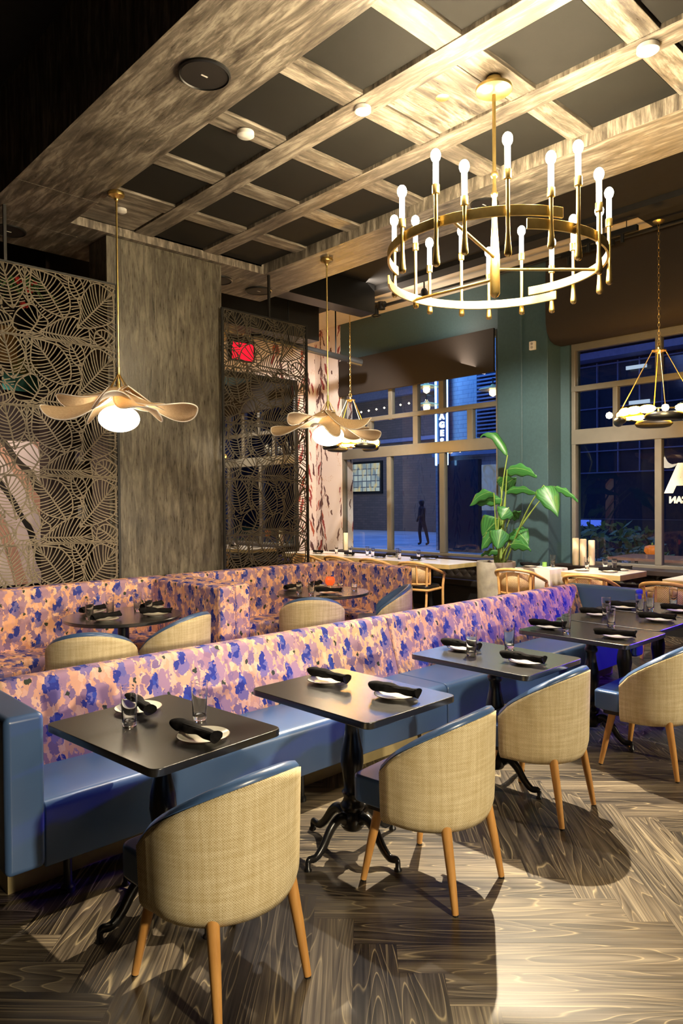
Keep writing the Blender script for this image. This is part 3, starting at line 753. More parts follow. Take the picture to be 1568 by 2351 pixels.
# ================================================================ BANQUETTE AND BOOTHS
bq = empty('banquette', (1.0, 3.3, 0), 0, 'long banquette with floral back, blue vinyl seat and blue end arms', 'banquette')
def rel(o, root):
    o.parent = root; o.matrix_parent_inverse = Matrix.Translation(root.location).inverted(); return o
def rounded(prof, r, n=5, only=None):
    """round the corners of a closed 2D polygon"""
    out = []; N = len(prof)
    for i, p in enumerate(prof):
        rr = r if not hasattr(r, '__len__') else r[i]
        if rr <= 0: out.append(p); continue
        a, c = Vector(prof[i - 1]), Vector(prof[(i + 1) % N]); p = Vector(p)
        d1 = (a - p).normalized(); d2 = (c - p).normalized(); ang = d1.angle(d2); L = min(rr / math.tan(ang / 2), (a - p).length * .49, (c - p).length * .49)
        s, e = p + d1 * L, p + d2 * L
        for k in range(n + 1):
            t = k / n; out.append(tuple(s * (1 - t) ** 2 + p * 2 * t * (1 - t) + e * t * t))
    return out
def uvext(prof, axis, a, b_, name, mat, root, bevel=0, smooth=35, v0=0):
    """extruded profile with a continuous UV (u along the sweep, v along the profile)"""
    m = MB(); m.extr(prof, axis, a, b_)
    n = len(prof); d = [v0]
    for i in range(n): d.append(d[-1] + (Vector(prof[i]) - Vector(prof[(i + 1) % n])).length)
    f0 = 0
    cap = [tuple(p) for p in prof]
    m.uv[f0] = cap[::-1]; m.uv[f0 + 1] = cap
    for i in range(n): m.uv[2 + i] = [(a, d[i]), (a, d[i + 1]), (b_, d[i + 1]), (b_, d[i])]
    o = m.build(name, mat, None, smooth=smooth, fixn=False, bevel=0)
    bm = bmesh.new(); bm.from_mesh(o.data); bmesh.ops.recalc_face_normals(bm, faces=bm.faces); bm.to_mesh(o.data); bm.free()
    if bevel:
        q = o.modifiers.new('bevel', 'BEVEL'); q.width = bevel; q.segments = 3; q.limit_method = 'ANGLE'; q.angle_limit = radians(50)
    return rel(o, root)
seatp = rounded([(2.93, .165), (2.93, .435), (3.42, .435), (3.42, .165)], [.01, .045, 0, 0])
backp = rounded([(3.345, .40), (3.475, .825), (3.60, .825), (3.62, .13), (3.36, .13)], [.0, .05, .05, 0, 0])
for a, c in ((1.08, 3.71), (3.716, 6.44)):
    uvext(seatp, 'x', a, c, 'seat', M['vinyl'], bq, bevel=.02)
    uvext(backp, 'x', a, c, 'backrest', M['floral'], bq, bevel=.016)
for a, c, l in ((.915, 1.07, None), (6.45, 6.60, None)):
    m = MB(); m.box(a, c, 2.885, 3.62, .19, .818); o = m.build('end_arm', M['vinyl'], bevel=.025, seg=4); rel(o, bq)
m = MB(); m.box(1.0, 6.5, 3.14, 3.58, 0, .17); rel(m.build('plinth', plain('tan_plinth_laminate', (.42, .33, .16), .5)), bq)
for x in (1.2, 2.5, 3.71, 5.0, 6.4):
    m = MB(); m.lathe([(.03, 0), (.03, .02), (.018, .03), (.018, .165)], 14, (x, 3.0, 0)); rel(m.build('glide_foot', M['black_metal'], smooth=40), bq)

def upoly(x0, x1, y0, y1, t, r):
    """U open towards -y: outer outline then inner outline"""
    out = [(x0, y0)]
    out += arc(x0 + r, y1 - r, r, 180, 90, 6) + arc(x1 - r, y1 - r, r, 90, 0, 6)
    out += [(x1, y0), (x1 - t, y0)]
    ri = max(.02, r)
    out += arc(x1 - t - ri, y1 - t - ri, ri, 0, 90, 6) + arc(x0 + t + ri, y1 - t - ri, ri, 90, 180, 6) + [(x0 + t, y0)]
    return out
def booth(x0, x1, y0, y1, label, seatw):
    o = empty('booth', ((x0 + x1) / 2, y1, 0), 0, label, 'booth', 'floral U shaped booths by the column')
    m = MB(); m.prism(upoly(x0, x1, y0, y1, .17, .06), .10, .955); rel(m.build('backrest', M['floral'], bevel=.035, seg=4), o)
    m = MB(); m.prism(upoly(x0 + .175, x1 - .175, y0 + .40, y1 - .175, seatw, .12), .12, .455); rel(m.build('seat', M['floral'], bevel=.03, seg=4), o)
    m = MB(); m.prism(upoly(x0 + .06, x1 - .06, y0 + .44, y1 - .05, .42, .05), 0, .10); rel(m.build('plinth', M['black_metal']), o)
    return o
booth(1.30, 3.44, 4.95, 6.265, 'left floral booth in front of the left lattice and the grey column', .42)
booth(3.47, 5.78, 5.02, 6.265, 'right floral booth in front of the dark lattice, next to the wood chairs', .36)

# ================================================================ TABLES
def rrect(hx, hy, r, n=5):
    return rounded([(-hx, -hy), (hx, -hy), (hx, hy), (-hx, hy)], r, n)
BASE = [(.0, .10), (.045, .10), (.062, .125), (.060, .165), (.045, .185), (.056, .20), (.058, .215), (.047, .228), (.040, .25), (.047, .262), (.05, .275), (.038, .29), (.046, .36), (.055, .42), (.052, .47), (.036, .55), (.031, .60), (.042, .612), (.044, .63), (.033, .645), (.033, .69), (.052, .72)]
def pedestal(root):
    m = MB(); m.lathe(BASE[1:], 28); m.build('turned_column', M['iron'], root, smooth=50)
    for k in range(4):
        a = k * pi / 2; m = MB()
        P = [(.045, .15), (.09, .17), (.14, .14), (.19, .075), (.235, .04), (.275, .045), (.285, .03)]
        path = bez([(r * cos(a), r * sin(a), z) for r, z in P], 5)
        rad = [.030 - .016 * (i / (len(path) - 1)) for i in range(len(path))]
        m.tube(path, rad, 10, .7)
        m.lathe([(.0, 0), (.018, .0), (.018, .008), (.012, .014), (.012, .035), (0, .05)], 12, (.285 * cos(a), .285 * sin(a), 0))
        m.build('leg', M['iron'], root, smooth=50)
def square_table(x, y, rz, label, hx=.30, hy=.395):
    o = empty('square_table', (x, y, 0), rz, label, 'table', 'black square pedestal tables along the banquette')
    m = MB(); m.prism(rrect(hx, hy, .045), .720, .750); m.build('tabletop', M['table_black'], o, bevel=.004)
    m = MB(); m.box(-.16, .16, -.02, .02, .712, .720); m.box(-.02, .02, -.16, .16, .712, .720); m.build('spider_plate', M['iron'], o)
    pedestal(o); return o
T1 = (1.425, 2.585); T2 = (2.325, 2.41); T3 = (3.455, 2.38); T4 = (4.565, 2.36); T5 = (5.22, 2.43); T6 = (5.92, 2.47)
square_table(*T1, radians(5), 'black square table at the left, nearest the blue end arm of the banquette')
square_table(*T2, radians(1), 'black square table with two set plates and no glasses')
square_table(*T3, radians(1), 'black square table third from the left, its near corner above the third tub chair')
square_table(*T4, 0, 'black square table fourth from the left, beside the cluster at the right')
square_table(*T5, 0, 'black square table pushed against the fourth one, farther right', .33, .395)
square_table(*T6, 0, 'black square table at the right frame edge near the blue arm', .33, .395)
def round_table(x, y, label):
    o = empty('round_table', (x, y, 0), 0, label, 'table', 'black round booth tables')
    m = MB(); m.lathe([(0, .722), (.455, .722), (.462, .727), (.462, .745), (.457, .75), (0, .75)], 64); m.build('tabletop', M['table_black'], o, smooth=40)
    m = MB(); m.lathe([(.0, 0), (.24, 0), (.24, .012), (.06, .03), (.045, .06), (.045, .69), (.09, .722)], 24); m.build('pedestal', M['iron'], o, smooth=40)
    return o
round_table(2.63, 5.38, 'black round table in the left floral booth')
round_table(4.76, 5.33, 'black round table in the right floral booth')

# ================================================================ TUB CHAIRS
def tub_chair(label, group):
    o = empty('tub_chair', (0, 0, 0), 0, label, 'chair', group)
    a, bb, fy = .268, .25, .03
    path = [(-a - .006, fy + .05), (-a, fy)] + [(-a * cos(q * pi / 22), -bb * sin(q * pi / 22)) for q in range(0, 23)] + [(a, fy), (a + .006, fy + .05)]
    n = len(path)
    ds = [0]
    for p, q in zip(path, path[1:]): ds.append(ds[-1] + sqrt((p[0] - q[0]) ** 2 + (p[1] - q[1]) ** 2))
    def top(i):
        k = (fy + .05 - path[i][1]) / (fy + .05 + bb); return .545 + (.775 - .545) * (k ** .75)
    def nrm(i):
        p, q = path[max(0, i - 1)], path[min(n - 1, i + 1)]; dx, dy = q[0] - p[0], q[1] - p[1]; l = sqrt(dx * dx + dy * dy); return (dy / l, -dx / l)   # outward
    # outer woven shell
    nz = 14; rows = []; uvr = []
    for i in range(n):
        nx, ny = nrm(i); sgn = 1 if (nx * path[i][0] + ny * (path[i][1])) > 0 else -1
        nx *= sgn; ny *= sgn; col_ = []; cu = []
        zb = .312; zt = top(i)
        for j in range(nz + 1):
            f = j / nz; z = zb + (zt - .012 - zb) * f
            off = -.022 * (1 - min(1, f / .18)) ** 2 + .010 * f
            col_.append((path[i][0] + nx * off, path[i][1] + ny * off, z)); cu.append((ds[i], z))
        rows.append(col_); uvr.append(cu)
    m = MB(); fcs = []; vs = [p for r in rows for p in r]; nn = nz + 1
    for i in range(n - 1):
        for j in range(nz):
            fcs.append((i * nn + j, (i + 1) * nn + j, (i + 1) * nn + j + 1, i * nn + j + 1))
    uvs = [[uvr[q // nn][q % nn] for q in f] for f in fcs]
    m.add(vs, fcs, uvs)
    sh = m.build('woven_shell', M['tweed'], o, smooth=60, fixn=False)
    sd = sh.modifiers.new('thick', 'SOLIDIFY'); sd.thickness = .012; sd.offset = 0
    # inner lining and padded rim in blue vinyl: closed section swept along the path
    rows = []
    for i in range(n):
        nx, ny = nrm(i); sgn = 1 if (nx * path[i][0] + ny * (path[i][1])) > 0 else -1
        nx *= sgn; ny *= sgn; zt = top(i); sec = [(.002, .42), (.006, zt - .02), (.010, zt - .006), (-.004, zt + .010), (-.024, zt + .008), (-.038, zt - .012), (-.045, zt - .06), (-.042, .42)]
        rows.append([(path[i][0] + nx * q, path[i][1] + ny * q, z) for q, z in sec])
    m = MB(); m.grid(rows, n, len(rows[0]), closev=True); L = len(rows[0]); o0 = 0
    m.f.append([k for k in range(L)]); m.f.append([(n - 1) * L + k for k in range(L)][::-1])
    m.build('padded_lining', M['vinyl'], o, smooth=60)
    m = MB(); m.prism(rounded([(-.215, -.20), (.215, -.20), (.228, .09), (.255, .10), (.255, .26), (-.255, .26), (-.255, .10), (-.228, .09)], [.16, .16, 0, .02, .05, .05, .02, 0], 6), .355, .472); m.build('seat_cushion', M['vinyl'], o, bevel=.022, seg=4)
    m = MB(); m.prism(rounded([(-.20, -.185), (.20, -.185), (.22, .22), (-.22, .22)], [.15, .15, .04, .04], 5), .325, .356); m.build('seat_frame', M['black_metal'], o)
    for sx_ in (-1, 1):
        for sy_ in (-1, 1):
            m = MB(); tx, ty = .165 * sx_, .165 * sy_; fx, fy2 = (.19 if sy_ < 0 else .215) * sx_, (-.225 if sy_ < 0 else .225)
            m.tube([(tx, ty, .345), (tx + (fx - tx) * .5, ty + (fy2 - ty) * .5, .185), (fx, fy2, .006)], [.0225, .019, .0135], 16)
            lg = m.build('leg', M['oak'], o, smooth=50)
            m = MB(); m.cyl((fx, fy2, 0), (fx, fy2, .007), .012, n=12); m.build('glide', M['black_metal'], lg, smooth=40)
    return o
G1 = 'woven tub chairs along the banquette tables'; G2 = 'woven tub chairs at the round booth tables'
c0 = tub_chair('straw weave tub chair in the left foreground, drawn up to the leftmost table', G1)
c0.location = (1.375, 2.08, 0); c0.rotation_euler.z = radians(3)
def put(x, y, rz, label, group):
    c = copy_tree(c0); c.location = (x, y, 0); c.rotation_euler = (0, 0, radians(rz)); c['label'] = label; c['group'] = group
    return c
put(2.40, 1.975, 6, 'straw weave tub chair second from the left, at the table without glasses', G1)
put(3.385, 2.055, 4, 'straw weave tub chair third from the left, right of centre', G1)
put(4.41, 1.885, 2, 'straw weave tub chair at the right frame edge, fourth from the left', G1)
a1_ = put(2.05, 4.66, -30, 'straw weave tub chair at the left round table, seen square from behind', G2)
a2_ = put(2.80, 4.88, 22, 'straw weave tub chair at the right of the left round table', G2)
b1_ = put(4.20, 4.86, -40, 'straw weave tub chair seen from behind at the right round table', G2)
b2_ = put(5.16, 4.86, 44, 'straw weave tub chair seen from the side at the right round table', G2)

for q_ in (a1_, a2_, b1_, b2_): q_.scale = (1.05, 1.05, 1.05)

# ================================================================ WOODEN CANE CHAIRS
def cane_chair(label, group):
    o = empty('cane_armchair', (0, 0, 0), 0, label, 'chair', group)
    rail = bez([(-.27, .22, .625), (-.285, .08, .66), (-.275, -.08, .71), (-.20, -.22, .775), (0, -.275, .80), (.20, -.22, .775), (.275, -.08, .71), (.285, .08, .66), (.27, .22, .625)], 6)
    m = MB(); m.tube(rail, .021, 10, 1.0); m.build('arm_rail', M['beech'], o, smooth=60)
    for sx_ in (-1, 1):
        m = MB(); m.tube(bez([(sx_ * .27, .235, .62), (sx_ * .265, .20, .45), (sx_ * .255, .215, .2), (sx_ * .25, .235, 0)], 5), [.02] * 16, 8, .9); m.build('leg', M['beech'], o, smooth=60)
        m = MB(); m.tube(bez([(sx_ * .215, -.185, .77), (sx_ * .20, -.17, .46), (sx_ * .205, -.2, .2), (sx_ * .215, -.25, 0)], 5), .018, 8); m.build('leg', M['beech'], o, smooth=60)
    # curved cane back
    rows = []; uv = []; n = 14
    for i in range(n + 1):
        a = radians(-152 + (-28 + 152) * i / n); cx_, cy_ = .255 * cos(a), .262 * sin(a) + .01; z1 = .765 - .05 * abs(cos(a)) ** 2; rows.append([(cx_ * .97, cy_ * .92, .50), (cx_, cy_, z1)]); uv.append([(i * .04, .5), (i * .04, .77)])
    m = MB(); vs = [p for r in rows for p in r]; fs = [(2 * i, 2 * i + 2, 2 * i + 3, 2 * i + 1) for i in range(n)]
    m.add(vs, fs, [[uv[q // 2][q % 2] for q in f] for f in fs]); q = m.build('cane_back', M['chair_cane'], o, smooth=60, fixn=False)
    sd = q.modifiers.new('thick', 'SOLIDIFY'); sd.thickness = .006
    for k in (0, 5, 9, n):
        p, q2 = rows[k]; m = MB(); m.tube([p, q2], .012, 8, 1.6, up=(1, 0, 0)); m.build('back_slat', M['beech'], o, smooth=60)
    m = MB(); m.tube([(r[0][0], r[0][1], .495) for r in rows], .013, 8); m.build('lower_rail', M['beech'], o, smooth=60)
    m = MB(); m.tube([(x * 1.0, y, .415) for x, y in rrect(.245, .215, .06, 4)], .018, 8, closed=True); m.build('seat_rail', M['beech'], o, smooth=60)
    m = MB(); m.prism(rrect(.235, .21, .08), .41, .475); m.build('seat_cushion', M['leather'], o, bevel=.02, seg=3)
    return o
G3 = 'beech cane armchairs at the window tables'
w0 = cane_chair('beech cane armchair at the near end of the long white table, seat fully visible', G3)
w0.location = (7.72, 6.58, 0); w0.rotation_euler.z = radians(-78)
def putw(x, y, rz, label):
    c = copy_tree(w0); c.location = (x, y, 0); c.rotation_euler = (0, 0, radians(rz)); c['label'] = label; c['group'] = G3
putw(7.72, 7.36, -86, 'beech cane armchair second from the near end of the long white table')
putw(7.72, 8.16, -86, 'beech cane armchair third from the near end of the long white table')
putw(7.72, 8.98, -86, 'beech cane armchair farthest along the long white table, beside the dark lattice')
putw(7.78, 4.98, -78, 'beech cane armchair in front of the planter at the clothed table')
putw(7.72, 4.00, -80, 'beech cane armchair in front of the white table with the violet end')
putw(7.55, 3.02, -84, 'beech cane armchair cut by the right frame edge')

# ---- window tables
def slab_table(name, x0, x1, y0, y1, label):
    o = empty(name, ((x0 + x1) / 2, (y0 + y1) / 2, 0), 0, label, 'table', 'white topped tables along the windows')
    m = MB(); m.box(x0, x1, y0, y1, .755, .762); rel(m.build('white_top', M['white_top']), o)
    m = MB(); m.box(x0, x1, y0, y1, .695, .755); rel(m.build('table_slab', M['brass_edge'], bevel=.002), o)
    n = max(1, int((y1 - y0) / 1.1))
    for k in range(n):
        yc = y0 + (y1 - y0) * (k + .5) / n; m = MB(); m.lathe([(.2, 0), (.2, .012), (.035, .03), (.035, .695)], 18, ((x0 + x1) / 2, yc, 0)); rel(m.build('pedestal', M['iron'], smooth=40), o)
slab_table('long_table', 7.88, 8.60, 6.18, 9.92, 'long white topped table with gold edge under the left window')
slab_table('window_table', 8.06, 8.78, 3.80, 4.56, 'white topped table with gold edge and violet lit end under the right window')
slab_table('window_table', 7.98, 8.75, 2.55, 3.28, 'white topped table at the right frame edge under the right window')
o = empty('clothed_table', (8.33, 5.01, 0), 0, 'table under a long white cloth between the planter and the right window', 'table')
m = MB(); m.box(8.12, 8.55, 4.76, 5.26, .70, .757); rel(m.build('table_slab', M['white_top']), o)
m = MB(); m.lathe([(.18, 0), (.18, .012), (.035, .03), (.035, .70)], 18, (8.33, 5.01, 0)); rel(m.build('pedestal', M['iron'], smooth=40), o)
cl = MB(); nU = 72; rows = []
per = rrect(.335, .295, .01, 2)
def perim(t):
    P = [(-.22, -.255), (.22, -.255), (.22, .255), (-.22, .255)]; t = (t % 1) * 4; i = int(t); f = t - i
    return (P[i][0] * (1 - f) + P[(i + 1) % 4][0] * f, P[i][1] * (1 - f) + P[(i + 1) % 4][1] * f)
for i in range(nU):
    x, y = perim(i / nU); l = sqrt(x * x + y * y); fold = .018 * sin(i / nU * 2 * pi * 13); cor = abs((i / nU * 4) % 1 - .5) * 2
    rows.append([(x * (1 + e), y * (1 + e), z) for e, z in ((0, .760), (.012 + fold * .2, .75), (.03 + fold * .6, .62), (.05 + .05 * cor ** 6 + fold * 1.5, .46))])
cl.grid(rows, nU, 4, closeu=True); cl.f.append([i * 4 for i in range(nU)])
q = cl.build('tablecloth', M['white_cloth'], smooth=50); q.location = (8.34, 5.01, 0)
tag(q, 'white tablecloth hanging in folds over the table beside the planter', 'tablecloth')
sd = q.modifiers.new('thick', 'SOLIDIFY'); sd.thickness = .002; sd.offset = 1

# ---- quilted wall bench
t = NT('quilted_black_leather'); v = t.uv((9, 9, 1), radians(45)); s_ = t.sep(v)
q1 = t.math('MULTIPLY', t.math('ABSOLUTE', t.math('SINE', t.math('MULTIPLY', s_[0], pi))), t.math('ABSOLUTE', t.math('SINE', t.math('MULTIPLY', s_[1], pi))))
t.set(color=(.035, .028, .022), rough=.34); t.bump(q1, 1.0, .02); M['quilt'] = t.m
def bench(y0, y1, label):
    o = empty('wall_bench', (8.95, (y0 + y1) / 2, 0), 0, label, 'bench', 'black quilted wall benches')
    m = MB(); m.box(8.98, 9.18, y0, y1, .40, .70); rel(m.build('quilted_back', M['quilt'], bevel=.015), o)
    m = MB(); m.box(8.62, 9.0, y0, y1, .36, .47); rel(m.build('seat', M['leather'], bevel=.03, seg=4), o)
    m = MB(); m.box(8.72, 9.15, y0 + .02, y1 - .02, 0, .36); rel(m.build('base', M['black_metal']), o)
bench(6.06, 9.9, 'black quilted bench under the left window'); bench(1.5, 5.16, 'black quilted bench under the right window')
# ================================================================ TABLE SETTINGS
def make_plate():
    o = empty('side_plate', (0, 0, 0))
    m = MB(); m.lathe([(0, .002), (.052, .002), (.056, 0), (.060, .003), (.085, .010), (.100, .0165), (.100, .019), (.084, .0135), (.060, .007), (0, .006)], 48); m.build('dish', M['plate'], o, smooth=50)
    m = MB(); m.tube([(.1005 * cos(2 * pi * k / 48), .1005 * sin(2 * pi * k / 48), .0178) for k in range(48)], .0017, 6, closed=True); m.build('dark_rim', M['plate_rim'], o, smooth=60)
    return o
def make_napkin():
    o = empty('napkin_roll', (0, 0, 0)); m = MB(); rr = random.Random(11); rows = []; n = 26; k = 18
    for i in range(n + 1):
        f = i / n; x = -.125 + .25 * f; r0 = .021 + .0035 * sin(f * 7) + .002 * sin(f * 19); cz = .0245 + .002 * sin(f * 5)
        row = []
        for j in range(k):
            a = 2 * pi * j / k; r = r0 * (1 + .10 * (a / (2 * pi)) + .05 * sin(3 * a + 9 * f)); r *= 1.25 if False else 1
            row.append((x + .006 * sin(2 * a) * (1 if f > .9 or f < .1 else 0), 1.22 * r * cos(a), cz + .92 * r * sin(a)))
        rows.append(row)
    m.grid(rows, n + 1, k, closev=True)
    for i0, s in ((0, -1), (n, 1)):     # rolled-in ends
        base = i0 * k; c = len(m.v); m.v += [(rows[i0][j][0] - s * .012, rows[i0][j][1] * .62, .0245 + (rows[i0][j][2] - .0245) * .62) for j in range(k)]
        for j in range(k): m.f.append([base + j, base + (j + 1) % k, c + (j + 1) % k, c + j])
        m.f.append([c + j for j in range(k)])
    m.build('rolled_cloth', M['napkin'], o, smooth=70)
    m = MB(); m.box(-.05, .127, -.021, -.0200 + .004, .041, .0435); q = m.build('cloth_fold', M['napkin'], o, bevel=.001)
    return o
def make_glass():
    o = empty('water_glass', (0, 0, 0))
    m = MB(); m.lathe([(0, 0), (.026, 0), (.0275, .003), (.0285, .02), (.0345, .160), (.0350, .163), (.0335, .163), (.0268, .026), (.024, .021), (0, .019)], 40)
    m.build('tumbler', M['glass'], o, smooth=50); return o
SRC = {}
def place(kind, x, y, z, rz, label, group, s=1.0):
    first = kind not in SRC
    if first: SRC[kind] = {'plate': make_plate, 'napkin': make_napkin, 'glass': make_glass}[kind]()
    o = SRC[kind] if first else copy_tree(SRC[kind])
    o.location = (x, y, z); o.rotation_euler = (0, 0, radians(rz)); o.scale = (s, s, s)
    cat = {'plate': 'plate', 'napkin': 'napkin', 'glass': 'glass'}[kind]
    for k_, v_ in (('label', label), ('category', cat), ('group', group)): o[k_] = v_
    return o
GP, GN, GG = 'side plates on the black tables', 'rolled black napkins', 'empty water glasses'
ZT = .7502
def setting(x, y, rz, where, nx=0, ny=0, s=1.0, z=ZT, gp=GP):
    place('plate', x, y, z, 0, 'dark rimmed plate ' + where, gp, s)
    place('napkin', x + nx, y + ny, z + .0190 * s, rz, 'black napkin roll ' + where, GN, s)
setting(1.455, 2.845, -97, 'behind the left glass on the leftmost square table', -.01, -.03)
setting(1.457, 2.328, -84, 'at the near side of the leftmost square table', -.035, .0)
place('glass', 1.325, 2.668, ZT, 0, 'water glass at the left on the leftmost square table', GG)
place('glass', 1.570, 2.535, ZT, 0, 'water glass at the right on the leftmost square table', GG)
setting(2.364, 2.622, -86, 'at the far side of the table without glasses', -.01, -.02)
setting(2.405, 2.198, -79, 'at the near side of the table without glasses', -.02, -.01)
setting(3.467, 2.61, -84, 'at the far side of the third square table', -.04, -.01)
setting(3.419, 2.143, -83, 'at the near side of the third square table', -.04, .0)
place('glass', 3.359, 2.475, ZT, 0, 'water glass at the left on the third square table', GG)
place('glass', 3.68, 2.43, ZT, 0, 'water glass at the right on the third square table', GG)
setting(4.475, 2.618, -78, 'at the far side of the fourth square table', -.05, -.01)
setting(4.467, 2.118, -72, 'at the near side of the fourth square table', -.05, .0)
place('glass', 4.43, 2.47, ZT, 0, 'water glass at the left on the fourth square table', GG)
place('glass', 4.80, 2.33, ZT, 0, 'short looking water glass at the right on the fourth square table', GG, .9)
setting(5.22, 2.63, -74, 'at the far side of the fifth square table', -.05, -.01)
setting(5.30, 2.20, -74, 'at the near side of the fifth square table', -.04, .0)
place('glass', 5.135, 2.53, ZT, 0, 'water glass at the left on the fifth square table', GG)
place('glass', 5.47, 2.42, ZT, 0, 'water glass at the right on the fifth square table', GG)
setting(5.70, 2.66, -74, 'at the far side of the table by the right frame edge', -.04, 0)
setting(5.83, 2.26, -74, 'at the near side of the table by the right frame edge', -.03, 0)
place('glass', 5.77, 2.47, ZT, 0, 'water glass in the middle of the table by the right frame edge', GG)
place('glass', 6.06, 2.40, ZT, 0, 'water glass cut by the right frame edge', GG)
# round tables
for n, (x, y, rz, w) in enumerate(((2.50, 5.66, 20, 'behind the glasses at the left of the left round table'), (2.41, 5.22, 12, 'at the near left of the left round table'),
        (2.80, 5.16, -40, 'at the near right of the left round table'), (2.95, 5.50, 24, 'at the far right of the left round table'))):
    setting(x, y, rz, w, .0, .0)
for x, y, w in ((2.34, 5.36, 'leftmost on the left round table'), (2.56, 5.47, 'second from the left on the left round table'), (2.80, 5.47, 'third from the left on the left round table'), (2.83, 5.33, 'rightmost on the left round table')):
    place('glass', x, y, ZT, 0, 'water glass ' + w, GG)
for x, y, rz, w in ((4.62, 5.64, 10, 'at the far left of the right round table'), (4.66, 5.14, -50, 'at the near side of the right round table'), (4.95, 5.66, 30, 'at the far side of the right round table')):
    setting(x, y, rz, w)
for x, y, w in ((4.50, 5.40, 'at the left of the right round table'), (4.52, 5.24, 'beside the near plate of the right round table'), (5.05, 5.18, 'at the right edge of the right round table'), (5.08, 5.42, 'at the far right of the right round table')):
    place('glass', x, y, ZT, 0, 'water glass ' + w, GG)
o = empty('red_glass_lantern', (4.85, 5.33, ZT), 0, 'red orange glass flower lantern on the right round table', 'table lamp')
m = MB()
for k in range(3):
    a = k * 2.094; m.tube([(.012 * cos(a), .012 * sin(a), .06), (.035 * cos(a), .035 * sin(a), .03), (.045 * cos(a), .045 * sin(a), 0)], .003, 6)
m.build('wire_legs', M['gold'], o, smooth=60)
m = MB(); rows = []
for i in range(24):
    a = 2 * pi * i / 24; rows.append([((r * (1 + .14 * cos(4 * a))) * cos(a), (r * (1 + .14 * cos(4 * a))) * sin(a), z) for r, z in ((.001, .055), (.03, .055), (.05, .08), (.055, .11), (.042, .135), (.035, .14))])
m.grid(rows, 24, 6, closeu=True); m.build('red_shade', emit('red_glass_glow', (1, .12, .02), .9), o, smooth=60)
# window tables
ZW = .7622
for y, x, w in ((8.55, 8.25, 'at the far end of the long white table'), (8.25, 8.35, 'near the far end of the long white table'), (7.93, 8.15, 'in the middle of the long white table'), (7.58, 8.35, 'right of the middle of the long white table'), (7.31, 8.1, 'nearer the front edge of the long white table'), (7.08, 8.28, 'nearest the free end of the long white table'), (8.95, 8.3, 'beside the candle on the long white table')):
    place('glass', x, y, ZW, 0, 'water glass ' + w, GG, .9)
for x, y, rz, w in ((8.1, 6.98, 70, 'nearest the free end of the long white table'), (8.42, 6.95, 95, 'by the window at the free end of the long white table'), (8.1, 7.72, 80, 'at the second place of the long white table'), (8.4, 7.72, 95, 'by the window at the second place of the long white table'), (8.1, 8.42, 80, 'at the third place of the long white table'), (8.1, 9.2, 85, 'at the far place of the long white table')):
    setting(x, y, rz, w, 0, 0, .95, ZW, 'white plates on the window tables')
setting(8.28, 5.14, -70, 'on the clothed table beside the planter', 0, 0, 1, .7625, 'white plates on the window tables')
place('glass', 8.50, 4.93, .7625, 0, 'water glass on the white tablecloth beside the green votive', GG)
place('plate', 8.28, 4.40, ZW, 0, 'bare white plate at the left end of the table with the violet end', 'white plates on the window tables', .95)
setting(8.33, 4.06, -65, 'in the middle of the table with the violet end', 0, 0, 1, ZW, 'white plates on the window tables')
setting(8.62, 4.05, -65, 'at the window side of the table with the violet end', 0, 0, 1, ZW, 'white plates on the window tables')
for x, y, w in ((8.55, 4.47, 'at the left of the table with the violet end'), (8.42, 4.16, 'left one of the close pair on the table with the violet end'), (8.50, 4.08, 'right one of the close pair on the table with the violet end')):
    place('glass', x, y, ZW, 0, 'water glass ' + w, GG, .95)
setting(8.25, 3.0, -70, 'on the white table at the right frame edge', 0, 0, 1, ZW, 'white plates on the window tables')
o = empty('votive_candle', (8.48, 5.04, .7625), 0, 'small green glass votive on the white tablecloth', 'candle')
m = MB(); m.lathe([(0, 0), (.028, 0), (.03, .005), (.03, .06), (.027, .06), (.027, .01), (0, .01)], 24); m.build('cup', plain('green_glass', (.20, .38, .08), .2, emit=(.3, .6, .1), estr=.25), o, smooth=50)
m = MB(); m.lathe([(0, .011), (.025, .011), (.025, .04), (0, .042)], 16); m.build('wax', M['wax'], o, smooth=50)
def candle(x, y, z, h, label):
    o = empty('pillar_candle', (x, y, z), 0, label, 'candle', 'tall cream pillar candles on the window ledges')
    m = MB(); m.lathe([(0, 0), (.042, 0), (.044, .01), (.044, h - .01), (.038, h), (.02, h - .008), (0, h - .01)], 28); m.build('wax', M['wax'], o, smooth=50)
    m = MB(); m.cyl((0, 0, h - .02), (.004, 0, h + .025), .0025, n=6); m.build('wick', M['black_metal'], o)
candle(8.99, 4.865, .761, .37, 'tall cream pillar candle at the left on the right window ledge')
candle(8.99, 4.755, .761, .36, 'tall cream pillar candle beside it, middle one on the right window ledge')
candle(9.12, 4.70, .761, .34, 'cream pillar candle in the shade behind, at the right window corner')
candle(9.05, 9.50, .761, .32, 'tall cream pillar candle at the far end of the left window ledge')

